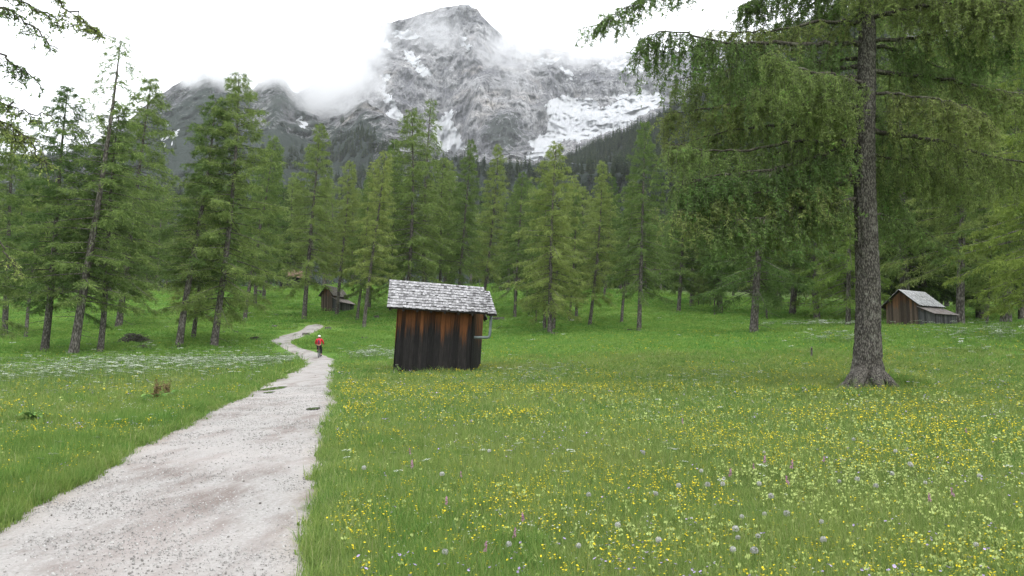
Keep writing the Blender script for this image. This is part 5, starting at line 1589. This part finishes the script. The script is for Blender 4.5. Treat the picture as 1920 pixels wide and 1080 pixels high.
def grass_src(seed, mat, n, rad, hlo, hhi, w, lean=0.6, herb=0, curl=0.6):
    rng = np.random.default_rng(seed)
    Q, T = blades(rng, n, rad, hlo, hhi, w, lean, curl)
    if herb:
        Q2, T2 = blades(rng, herb, rad, hlo * 0.4, hhi * 0.45, w * 3.6, 1.1, 0.9)
        Q = np.concatenate([Q, Q2]); T = np.concatenate([T, T2 * 0.6])
    return src_obj('grass_patch', quads_to_mesh('grass_patch', Q, T, M[mat]))
M['grass_far'] = mat_leaf('far_meadow_grass', [(0.0, (0.095, 0.20, 0.042)), (0.5, (0.16, 0.305, 0.064)), (1.0, (0.26, 0.385, 0.105))], 0.48, big=0.05, rnd=0.12, warm=(0.19, 0.28, 0.07))
GR = [grass_src(s, 'grass', 130, 0.30, 0.07, 0.23, 0.0075, 1.0, 34) for s in range(4)]
VG = [grass_src(20 + s, 'verge', 140, 0.28, 0.14, 0.40, 0.009, 0.6, 16) for s in range(3)]
FG = [grass_src(40 + s, 'grass_far', 90, 0.30, 0.10, 0.24, 0.014, 0.6, 6) for s in range(3)]
HBS = [grass_src(60 + s, 'herb', 6, 0.16, 0.08, 0.16, 0.01, 0.6, 26, 0.9) for s in range(3)]

def field(rng, n, dlo, dhi, power=1.0, half=44):
    """points spread over the view wedge, uniform in log distance (the density falls as the patches grow)"""
    d = np.exp(rng.uniform(math.log(dlo), math.log(dhi), n)); a = np.radians(rng.uniform(-half, half, n))
    return d * np.sin(a), d * np.cos(a), d
def near_path(x, y, m=0.0):
    """inside the path, shrunk or grown by m metres"""
    c = (LE + RE) / 2
    L2 = LE + (LE - c) / np.linalg.norm(LE - c, axis=1, keepdims=True) * m
    R2 = RE + (RE - c) / np.linalg.norm(RE - c, axis=1, keepdims=True) * m
    return in_poly(x, y, [tuple(p) for p in L2] + [tuple(p) for p in R2[::-1]])
def on_path_scaled(x, y, d, rad, fac=0.72):
    out = np.zeros(x.shape, bool)
    bins = [0, 12, 18, 26, 36, 48, 62, 80, 110, 200]
    for a, b in zip(bins[:-1], bins[1:]):
        k = (d >= a) & (d < b)
        if k.any(): out[k] = near_path(x[k], y[k], rad * max(0.75, (a + b) / 2 / 14) * fac - 0.08)
    return out
def off_huts(x, y):
    k = np.ones(x.shape, bool)
    for (cx_, cy_, hx, hy) in HUT_BOX: k &= ~((np.abs(x - cx_) < hx * 0.9) & (np.abs(y - cy_) < hy * 0.9))
    return k
def put(name, x, y, sxy, sz, idx, srcs, label, cat, dz=0.0, seed=1, tiltmax=0.12):
    rng = np.random.default_rng(seed)
    n = len(x); z = height(x, y) + dz
    rot = np.stack([rng.normal(0, tiltmax, n), rng.normal(0, tiltmax, n), rng.random(n) * 6.283], 1)
    return scatter(name, np.stack([x, y, z], 1), rot, np.stack([sxy, sxy, sz], 1), idx, srcs, label, cat)

rng = np.random.default_rng(101)
# fine grass near the camera, coarser further off
x, y, d = field(rng, 30000, 2.2, 46)
k = ~on_path_scaled(x, y, d, 0.30, 0.55) & off_huts(x, y)
x, y, d = x[k], y[k], d[k]
hv = 0.65 + 0.8 * fbm(x / 2.2, y / 2.2, 0, 3, 71)
sc_ = np.clip(d / 13, 0.75, 4)
put('meadow_grass', x, y, sc_, hv * np.clip(d / 24, 0.95, 1.05), rng.integers(0, 4, len(x)), GR, 'flowery meadow grass on both sides of the gravel path', 'grass', seed=2)
x, y, d = field(rng, 16000, 40, 150)
k = ~on_path_scaled(x, y, d, 0.30, 0.8) & off_huts(x, y)
x, y, d = x[k], y[k], d[k]
put('far_grass', x, y, d / 17, (0.7 + 0.5 * fbm(x / 5, y / 5, 0, 2, 72)) * 0.95, rng.integers(0, 3, len(x)), FG, 'short grass of the far meadow below the wood', 'grass', seed=3)
# lush strip along the path and round the great larch
x, y, d = field(rng, 60000, 3.0, 60)
inn, wide = on_path_scaled(x, y, d, 0.28, 0.7), near_path(x, y, 1.6)
left = x < np.interp(y, ((LE + RE) / 2)[:200, 1], ((LE + RE) / 2)[:200, 0])
mid1 = near_path(x, y, 0.55)
fade = np.clip(1.6 * fbm(x / 1.3, y / 1.3, 0, 3, 77) - 0.35, 0, 1)
keep = ~inn & (wide & (rng.random(len(x)) < np.where(left, 0.75, 0.14) * np.where(mid1, 0.9, fade)) | (left & (rng.random(len(x)) < 0.12 * (d < 26) * fade)))
gl = ((x - GL.x) / 2.6) ** 2 + ((y - (GL.y - 0.9)) / 1.8) ** 2 < 1
keep |= gl & (rng.random(len(x)) < 0.9)
x, y, d = x[keep], y[keep], d[keep]
left = x < np.interp(y, ((LE + RE) / 2)[:200, 1], ((LE + RE) / 2)[:200, 0])
put('verge_grass', x, y, np.clip(d / 14, 0.75, 4), np.where(left, 0.95, 0.62) * (0.35 + 1.1 * fbm(x / 0.8, y / 0.8, 0, 3, 73)) * np.where(near_path(x, y, 0.45), 0.55, 1.0), rng.integers(0, 3, len(x)), VG, 'lush tall grass along the path verge and round the great larch', 'grass', seed=4)
x, y, d = field(rng, 26000, 3, 40)
k = ~near_path(x, y, 0.1) & (fbm(x / 1.1, y / 1.1, 0, 3, 74) + rng.normal(0, .05, len(x)) > 0.53)
x, y, d = x[k], y[k], d[k]
put('broad_leaf_herbs', x, y, np.clip(d / 11, 0.9, 3.5), np.clip(d / 22, 1.0, 1.5), rng.integers(0, 3, len(x)), HBS, 'broad leaved green herbs growing through the meadow grass', 'herbs', seed=5)

# flowers
def flower_src(name, mat, kind, seed, h=0.26):
    rng = np.random.default_rng(seed)
    mb = MB()
    n = 1 if kind != 'spray' else 3
    st = MB(); hd = MB()
    def disc(c, r, n=6, cup=0.35, tilt=(0, 0)):
        vs = [Vector(c)]
        for i in range(n):
            a = 2 * math.pi * i / n
            for q, rr_ in ((0, r), (0.5, r * 0.72)):
                aa = a + q * 2 * math.pi / n
                v = Vector((rr_ * math.cos(aa), rr_ * math.sin(aa), cup * rr_)); v.z += tilt[0] * v.x + tilt[1] * v.y
                vs.append(Vector(c) + v)
        m = len(vs) - 1
        hd._add(vs, [(0, 1 + i, 1 + (i + 1) % m) for i in range(m)], 0.5)
    def stem(p0, p1, r=0.0022): st.tube([p0, (Vector(p0) + Vector(p1)) / 2 + Vector((rng.normal(0, .008), rng.normal(0, .008), 0)), p1], r, 3, cap=False)
    if kind == 'cup':
        for k in range(3):
            p = Vector((rng.normal(0, .035), rng.normal(0, .035), h * rng.uniform(0.75, 1.1)))
            stem((0, 0, 0), p); disc(p, rng.uniform(.011, .016), 5, 0.45, (rng.normal(0, .4), rng.normal(0, .4)))
    elif kind == 'whorl':
        p = Vector((rng.normal(0, .01), rng.normal(0, .01), h)); stem((0, 0, 0), p, .003)
        for k in range(9):
            a = rng.random() * 6.28; z = h * rng.uniform(0.62, 1.04)
            disc(Vector((.014 * math.cos(a), .014 * math.sin(a), z)), .013, 4, 0.2, (rng.normal(0, .8), rng.normal(0, .8)))
    elif kind == 'umbel':
        top = Vector((rng.normal(0, .02), rng.normal(0, .02), h)); stem((0, 0, 0), top, .003)
        for k in range(14):
            a = rng.random() * 6.28; r = .055 * math.sqrt(rng.random())
            p = top + Vector((r * math.cos(a), r * math.sin(a), .03 - r * .3)); stem(top, p, .001); disc(p, .011, 5, 0.1)
    elif kind == 'spike':
        top = Vector((rng.normal(0, .015), 0, h)); stem((0, 0, 0), top, .003)
        for k in range(22):
            a = rng.random() * 6.28; z = h * (0.80 + 0.22 * k / 22); r = .012
            disc(Vector((r * math.cos(a), r * math.sin(a), z)), .009, 4, 0.3, (rng.normal(0, .8), rng.normal(0, .8)))
    me = bpy.data.meshes.new(name)
    me.from_pydata(st.v + hd.v, [], st.f + [tuple(i + len(st.v) for i in f) for f in hd.f])
    me.materials.append(M['stemg']); me.materials.append(M[mat])
    mi = np.zeros(len(me.polygons), np.int32); mi[len(st.f):] = 1; me.polygons.foreach_set('material_index', mi); me.update()
    return src_obj(name, me)
YF = [flower_src('buttercup', 'yellow', 'cup', s, 0.27) for s in (1, 2, 3)]
CF = [flower_src('rattle', 'cream', 'whorl', s, 0.22) for s in (4, 5, 6)]
WF = [flower_src('umbel', 'whitef', 'umbel', s, 0.40) for s in (7, 8, 9)]
LF = [flower_src('lilac', 'lilac', 'cup', s, 0.24) for s in (10, 11)]
PF = [flower_src('pink', 'pink', 'spike', s, 0.33) for s in (12, 13)]
SF = [flower_src('speck', 'whitef', 'cup', s, 0.24) for s in (14, 15)]

def flowers(name, n, dlo, dhi, srcs, fn, label, seed, s0=1.0, far=12.0, hmul=1.0):
    rng = np.random.default_rng(seed)
    x, y, d = field(rng, n, dlo, dhi)
    pr = fn(x, y, d)
    k = ~near_path(x, y, 0.15) & off_huts(x, y) & (rng.random(n) < pr) & ((x - GL.x) ** 2 + (y - GL.y) ** 2 > 1.2)
    x, y, d = x[k], y[k], d[k]
    m = len(x); z = height(x, y)
    s = s0 * np.clip(d / far, 1.0, 7) * rng.uniform(0.8, 1.2, m)
    sz = s0 * np.clip(d / far, 1.0, 1.6) * rng.uniform(0.8, 1.15, m) * hmul
    rot = np.stack([rng.normal(0, .1, m), rng.normal(0, .1, m), rng.random(m) * 6.28], 1)
    return scatter(name, np.stack([x, y, z], 1), rot, np.stack([s, s, sz], 1), rng.integers(0, len(srcs), m), srcs, label, 'flowers')
cl = lambda x, y, s, sd, lo, hi: np.clip((fbm(x / s, y / s, 0, 3, sd) - lo) / (hi - lo), 0, 1)
side = lambda x, y: np.where(x > np.interp(y, ((LE + RE) / 2)[:200, 1], ((LE + RE) / 2)[:200, 0]), 1.0, 0.55)
flowers('yellow_flowers', 75000, 3, 75, YF, lambda x, y, d: (0.10 + 0.55 * cl(x, y, 1.7, 81, 0.42, 0.65)) * side(x, y) * np.clip(1.25 - d / 60, 0.3, 1), 'yellow buttercups scattered through the meadow grass', 301, 0.6, 10.0)
flowers('pale_rattle_flowers', 50000, 3, 38, CF, lambda x, y, d: (0.16 + 0.84 * cl(x, y, 1.6, 82, 0.42, 0.64)) * np.clip((x + 1.5) / 5, 0.15, 1) * np.clip(1.5 - d / 13, 0.2, 1) * np.clip((38 - d) / 16, 0, 1), 'pale yellow rattle flowers thick in the near meadow', 302, 0.75, 11.0)
flowers('white_flower_specks', 22000, 3, 60, SF, lambda x, y, d: 0.08 + 0.35 * cl(x, y, 3, 83, 0.45, 0.65), 'tiny white flowers dotted in the meadow', 303, 0.55)
flowers('lilac_flowers', 4000, 4, 40, LF, lambda x, y, d: 0.05 + 0.35 * cl(x, y, 2.4, 84, 0.5, 0.65), 'small lilac flowers dotted in the meadow', 304, 0.8)
def umb(x, y, d):
    u = 960 + F * x / y
    # drifts: the white band left of the path, and patches beyond the hut and by the barn
    z = height(x, y); v = 690 - F * (z - CAMZ) / y
    band = np.exp(-((v - (724 - 0.075 * u)) / 26) ** 2) * (u < 570) * 0.55
    p2 = np.exp(-((u - 700) / 45) ** 2 - ((v - 672) / 10) ** 2) * 0.9
    p3 = np.exp(-((u - 1570) / 60) ** 2 - ((v - 646) / 7) ** 2) * 0.7 + np.exp(-((u - 1540) / 90) ** 2 - ((v - 615) / 4) ** 2) * 0.6
    p4 = np.exp(-((u - 1840) / 90) ** 2 - ((v - 640) / 14) ** 2) * 0.55 + np.exp(-((u - 1790) / 60) ** 2 - ((v - 678) / 10) ** 2) * 0.2
    p5 = np.exp(-((u - 1010) / 70) ** 2 - ((v - 722) / 12) ** 2) * 0.22 + np.exp(-((u - 1330) / 70) ** 2 - ((v - 740) / 14) ** 2) * 0.25
    p6 = np.exp(-((u - 460) / 60) ** 2 - ((v - 600) / 4) ** 2) * 0.4
    return np.clip(band + p2 + p3 + p4 + p5 + p6 + 0.006, 0, 1) * (0.35 + 0.9 * cl(x, y, 1.8, 85, 0.35, 0.6))
flowers('white_umbel_drifts', 90000, 8, 100, WF, umb, 'drifts of white umbel flowers across the meadow', 305, 0.85, 16.0, 1.05)

# dandelion clocks and pink spikes near the camera: each one a plant
def dandelion_parts():
    rng = np.random.default_rng(9)
    n = 110
    d = rand_unit(rng, n); d = d[d[:, 2] > -0.75]; n = len(d)
    q = sprays(rng, d * 0.006, d, np.full(n, 0.024), np.full(n, 0.0012), 0.02)
    tip = d * 0.029
    a = np.cross(d, rand_unit(rng, n)); a /= np.linalg.norm(a, axis=1, keepdims=True); b = np.cross(d, a)
    q2 = np.stack([tip - a * .006, tip - b * .006, tip + a * .006, tip + b * .006], 1)
    Q = np.concatenate([q, q2])
    return quads_to_mesh('seed_head', Q, np.zeros(len(Q)), M['fluff'])
DM = dandelion_parts()
st = MB(); st.tube([(0, 0, 0), (0.012, 0.004, 0.15), (0, 0, 0.30)], [.0035, .003, .0025], 5); st.tube([(0, 0, .295), (0, 0, .303)], [.006, .007], 6)
dst = bpy.data.meshes.new('stem'); dst.from_pydata(st.v, [], st.f); dst.materials.append(M['stemg'])
DAND = [(1547, 1048), (1541, 1009), (1422, 1040), (1378, 1024), (1377, 1068), (1414, 1071), (1387, 1044), (1390, 998), (1439, 993), (1476, 991), (1313, 899), (1277, 931), (1326, 929), (1360, 928), (1360, 916), (1423, 927),
        (1448, 953), (1573, 922), (1610, 917), (1645, 932), (1673, 905), (1680, 857), (1708, 888), (1731, 924), (1601, 832), (1834, 910), (1835, 1059), (1709, 885), (1430, 860), (917, 857), (827, 907), (683, 893), (1161, 1014), (1085, 1060), (1230, 1047), (1229, 948), (1108, 951), (834, 1073), (953, 1058), (1205, 860), (885, 793), (1271, 749), (1336, 745), (1298, 750), (1284, 741)]
for (px, py) in DAND:
    b = hit(px, py + 18)
    t = at(px, py, b.y)
    hgt = max(0.2, min(0.36, t.z - b.z + 0.02))
    root = empty('dandelion', (b.x, b.y, b.z), (random.gauss(0, .06), random.gauss(0, .06), random.random() * 6.28))
    tag(root, 'white dandelion clock on a bare stem in the near meadow', 'flower', 'dandelion clocks in the near meadow')
    o1 = obj('stem', dst, root); o1.scale = (1, 1, hgt / 0.30)
    o2 = obj('seed_head', DM, root, (0, 0, hgt)); q = random.uniform(0.6, 0.95); o2.scale = (q, q, q)
PINK = [(1417, 890), (1480, 896), (1434, 885), (1815, 815), (865, 905), (838, 968), (775, 898), (985, 1000), (905, 1063), (958, 1035), (1796, 955), (1746, 962), (1485, 930), (1365, 914), (1280, 800), (769, 858), (1545, 875)]
pk_st, pk_hd = MB(), MB()
pk_st.tube([(0, 0, 0), (.006, 0, .16), (0, 0, .33)], [.004, .0035, .003], 5)
rp = random.Random(4)
for k in range(60):
    a = rp.random() * 6.28; z = 0.255 + 0.10 * k / 60; r = 0.013 * (1.15 - 0.7 * k / 60)
    c = Vector((r * math.cos(a), r * math.sin(a), z)); e1 = Vector((rp.gauss(0, 1), rp.gauss(0, 1), rp.gauss(0, 1))).normalized() * 0.009; e2 = Vector((rp.gauss(0, 1), rp.gauss(0, 1), rp.gauss(0, 1))).normalized() * 0.008
    pk_hd._add([c - e1, c - e2, c + e1, c + e2], [(0, 1, 2, 3)], 0.5)
ms = bpy.data.meshes.new('stem'); ms.from_pydata(pk_st.v, [], pk_st.f); ms.materials.append(M['stemg'])
mh = bpy.data.meshes.new('flower_spike'); mh.from_pydata(pk_hd.v, [], pk_hd.f); mh.materials.append(M['pink'])
for (px, py) in PINK:
    b = hit(px, py + 20)
    root = empty('orchid', (b.x, b.y, b.z), (random.gauss(0, .06), random.gauss(0, .06), random.random() * 6.28), random.uniform(0.65, 0.9))
    tag(root, 'pink flower spike standing in the near meadow', 'flower', 'pink flower spikes in the near meadow')
    obj('stem', ms, root); obj('flower_spike', mh, root)

# leafy plants left of the path
def leafy(px, py, hpx, n, label, seed, brown=False, name='dock_plant', wide=1.0):
    rng = np.random.default_rng(seed)
    b = hit(px, py); s = b.y / F; h = hpx * s
    root = empty(name, (b.x, b.y, b.z)); tag(root, label, 'plant')
    Q, T = [], []
    m = 9
    t = np.linspace(0, 1, m)
    for k in range(n):
        az = rng.random() * 6.28; L = h * rng.uniform(0.45, 0.9) * wide; w = L * rng.uniform(0.12, 0.2)
        d = np.array([math.cos(az), math.sin(az), 0]); sd = np.array([-d[1], d[0], 0])
        p = d[None] * (L * t)[:, None] + np.array([[0, 0, 1.0]]) * (L * (0.9 * t - 0.75 * t ** 2))[:, None] + np.array([[rng.normal(0, .12) * h, rng.normal(0, .12) * h, rng.random() * h * 0.35]])
        ww = (w * np.sin(np.pi * np.clip(t * 0.92 + 0.06, 0, 1)) ** 0.8)[:, None]
        l_, r_ = p - sd * ww + np.array([[0, 0, .2]]) * ww, p + sd * ww + np.array([[0, 0, .2]]) * ww
        me_q = np.concatenate([np.stack([l_[:-1], p[:-1], p[1:], l_[1:]], 1), np.stack([p[:-1], r_[:-1], r_[1:], p[1:]], 1)])
        lf = quads_to_mesh('leaf', me_q, np.full(len(me_q), rng.random()), M['herb'])
        obj('leaf', lf, root)
    for k in range(5 if brown else 3):
        mb = MB(); a = Vector((rng.normal(0, .1) * h, rng.normal(0, .1) * h, 0)); tp = a + Vector((rng.normal(0, .15) * h, rng.normal(0, .15) * h, h * rng.uniform(0.8, 1.1)))
        mb.tube([a, (a + tp) / 2 + Vector((rng.normal(0, .02), 0, 0)), tp], [.012, .009, .005], 5)
        if brown:
            for q in range(40):
                c = a.lerp(tp, rng.uniform(0.35, 1)) + Vector(rng.normal(0, .03, 3)); e1 = Vector(rng.normal(0, .018, 3)); e2 = Vector(rng.normal(0, .014, 3))
                mb._add([c - e1, c - e2, c + e1, c + e2], [(0, 1, 2, 3)], .5)
        mb.build('stalk', M['dockstem'] if brown else M['stemg'], root)
leafy(288, 760, 42, 16, 'dock plant with brown seed stalks in the grass left of the path', 1, True)
leafy(318, 752, 36, 12, 'smaller brown-stalked dock next to the bigger one', 2, True)
leafy(68, 800, 60, 44, 'dark leafy clump in the tall grass left of the path', 3, False, 'leafy_clump', 0.6)
leafy(40, 935, 46, 12, 'broad bright leaves growing at the left edge of the gravel', 4, False, 'leafy_clump', 0.8)
leafy(855, 1030, 50, 16, 'broad deep green leaves in the near meadow right of the path', 5, False, 'leafy_clump', 1.0)
leafy(820, 695, 14, 14, 'low green plant growing against the planks of the leaning hut', 6, False, 'leafy_clump', 1.0)
leafy(1600, 745, 24, 12, 'green leaves growing at the root of the great larch', 7, False, 'leafy_clump', 1.0)

# ------------------------------------------------------------------ gravel on the path
def pebble_src(seed, dark=False):
    rng = np.random.default_rng(seed)
    import bmesh
    bm = bmesh.new(); bmesh.ops.create_icosphere(bm, subdivisions=1, radius=1)
    for v in bm.verts: v.co = Vector((v.co.x * 1.0, v.co.y * 0.8, v.co.z * 0.55)) * float(rng.uniform(0.75, 1.15))
    me = bpy.data.meshes.new('pebble'); bm.to_mesh(me); bm.free(); me.materials.append(M['pebble_dark' if dark else 'pebble'])
    return src_obj('pebble', me)
def peb(name, lo, hi):
    m, nt, out = new_mat(name); oi = nt.nodes.new('ShaderNodeObjectInfo')
    finish(nt, out, mixc(nt, oi.outputs['Random'], lo, hi), 0.9, None, 0.2); return m
M['pebble'] = peb('limestone_chips', (0.19, 0.18, 0.17), (0.40, 0.39, 0.378)); M['pebble_dark'] = peb('dark_chips', (0.03, 0.03, 0.032), (0.12, 0.11, 0.10))
PB = [pebble_src(s) for s in (1, 2, 3)]; PD = [pebble_src(s, True) for s in (4, 5)]
rng = np.random.default_rng(404)
def on_path(n, dmax, edge=0.0):
    i = np.minimum((rng.random(n) ** 1.0 * (len(LE) - 1)), len(LE) - 1.001); i0 = i.astype(int); f = (i - i0)[:, None]
    t = rng.uniform(edge, 1 - edge, n)[:, None]
    l_ = LE[i0] * (1 - f) + LE[i0 + 1] * f; r_ = RE[i0] * (1 - f) + RE[i0 + 1] * f
    p = l_ * (1 - t) + r_ * t; d = np.linalg.norm(p, axis=1)
    k = (d < dmax) & (p[:, 1] > 2)
    return p[k][:, 0], p[k][:, 1], d[k], np.minimum(t, 1 - t)[k][:, 0]
x, y, d, e_ = on_path(110000, 30)
s = rng.gamma(2.0, 0.0027, len(x)).clip(0.002, 0.018) * np.clip(d / 9, 1, 1.7)
scatter('gravel', np.stack([x, y, height(x, y) + np.interp(e_, [0, 0.08, 0.5], [0.012, 0.03, 0.035])], 1), rng.random((len(x), 3)) * 6.28, np.stack([s, s, s], 1), rng.integers(0, 3, len(x)), PB, 'loose pale gravel chips on the path', 'gravel')
x, y, d, e_ = on_path(110, 40, 0.08)
s = rng.gamma(2, 0.005, len(x)).clip(0.005, 0.02)
scatter('dark_gravel', np.stack([x, y, height(x, y) + 0.04], 1), rng.random((len(x), 3)) * 6.28, np.stack([s, s, s], 1), rng.integers(0, 2, len(x)), PD, 'dark pebbles and droppings scattered on the pale path', 'gravel')

# ------------------------------------------------------------------ clouds on the mountain and valley haze
def cloud(px, py, rx, ry, dist, thick, dens, label, seed, edge=1.0, nsc=2.2):
    c = at(px, py, dist); s = dist / F
    import bmesh
    bm = bmesh.new(); bmesh.ops.create_icosphere(bm, subdivisions=3, radius=1.0)
    me = bpy.data.meshes.new('cloud'); bm.to_mesh(me); bm.free()
    o = obj('cloud', me, None, c); o.scale = (rx * s, thick, ry * s)
    m, nt, out = new_mat('cloud_vapour')
    tc = N(nt, 'TexCoord'); P = tc.outputs['Object']
    ln = nt.nodes.new('ShaderNodeVectorMath'); ln.operation = 'LENGTH'; nt.links.new(P, ln.inputs[0])
    mp = nt.nodes.new('ShaderNodeMapping'); mp.inputs['Location'].default_value = (seed * 3.7, seed * 1.3, seed * 2.1); mp.inputs['Scale'].default_value = (rx / ry if rx > ry else 1, 1, ry / rx if ry > rx else 1)
    nt.links.new(P, mp.inputs['Vector'])
    n = noise(nt, mp.outputs['Vector'], nsc, 5, 0.6)
    f = math_(nt, 'ADD', math_(nt, 'MULTIPLY_ADD', ln.outputs['Value'], -1.25, 1.0), math_(nt, 'MULTIPLY_ADD', n, 2.6, -1.3))
    f = math_(nt, 'MULTIPLY', f, 1.0, clamp=True)
    ed = math_(nt, 'MULTIPLY_ADD', ln.outputs['Value'], -4.0, 4.0, clamp=True)
    dn = math_(nt, 'MULTIPLY', math_(nt, 'MULTIPLY', f, ed), dens)
    pv = nt.nodes.new('ShaderNodeVolumePrincipled')
    pv.inputs['Color'].default_value = (1, 1, 1, 1); pv.inputs['Anisotropy'].default_value = 0.85
    pv.inputs['Density Attribute'].default_value = ''; pv.inputs['Color Attribute'].default_value = ''; pv.inputs['Temperature Attribute'].default_value = ''
    nt.links.new(dn, pv.inputs['Density']); nt.links.new(pv.outputs[0], out.inputs['Volume'])
    me.materials.append(m)
    tag(o, label, 'cloud', kind='stuff')
    return o
cloud(612, 112, 150, 145, 1700, 190, 0.036, 'white cloud bank filling the gap between dark ridge and massif', 1)
cloud(690, 75, 75, 85, 2350, 150, 0.016, 'thin cloud curling over the left shoulder of the massif', 2)
cloud(965, 92, 110, 62, 2350, 150, 0.014, 'cloud veil lying across the upper face of the massif', 3)
cloud(1110, 78, 190, 62, 2450, 190, 0.02, 'long cloud bank hiding the right-hand crest of the massif', 4)
cloud(430, 108, 240, 82, 1750, 160, 0.040, 'ragged cloud along the top of the dark ridge', 5)
cloud(815, 65, 90, 55, 2500, 120, 0.010, 'faint mist on the summit rocks', 6)
cloud(960, 150, 60, 50, 2200, 90, 0.006, 'faint mist hanging on the middle of the rock face', 7)
cloud(520, 205, 60, 26, 1650, 70, 0.008, 'wisp of mist lying against the dark ridge', 8)

hm = bpy.data.meshes.new('haze')
x0, x1, y0, y1, za, zb_ = -5000, 5000, -4500, 5200, -60, 2400
hm.from_pydata([(x0, y0, za), (x1, y0, za), (x1, y1, za), (x0, y1, za), (x0, y0, zb_), (x1, y0, zb_), (x1, y1, zb_), (x0, y1, zb_)], [],
               [(0, 3, 2, 1), (4, 5, 6, 7), (0, 1, 5, 4), (1, 2, 6, 5), (2, 3, 7, 6), (3, 0, 4, 7)])
m, nt, out = new_mat('valley_haze')
pv = nt.nodes.new('ShaderNodeVolumePrincipled'); pv.inputs['Color'].default_value = (0.93, 0.96, 1.0, 1); pv.inputs['Density'].default_value = 6e-5; pv.inputs['Anisotropy'].default_value = 0.2
pv.inputs['Density Attribute'].default_value = ''; pv.inputs['Temperature Attribute'].default_value = ''
m.cycles.homogeneous_volume = True
nt.links.new(pv.outputs[0], out.inputs['Volume'])
hm.materials.append(m)
tag(obj('haze', hm), 'thin damp haze in the valley air', 'haze', kind='stuff')
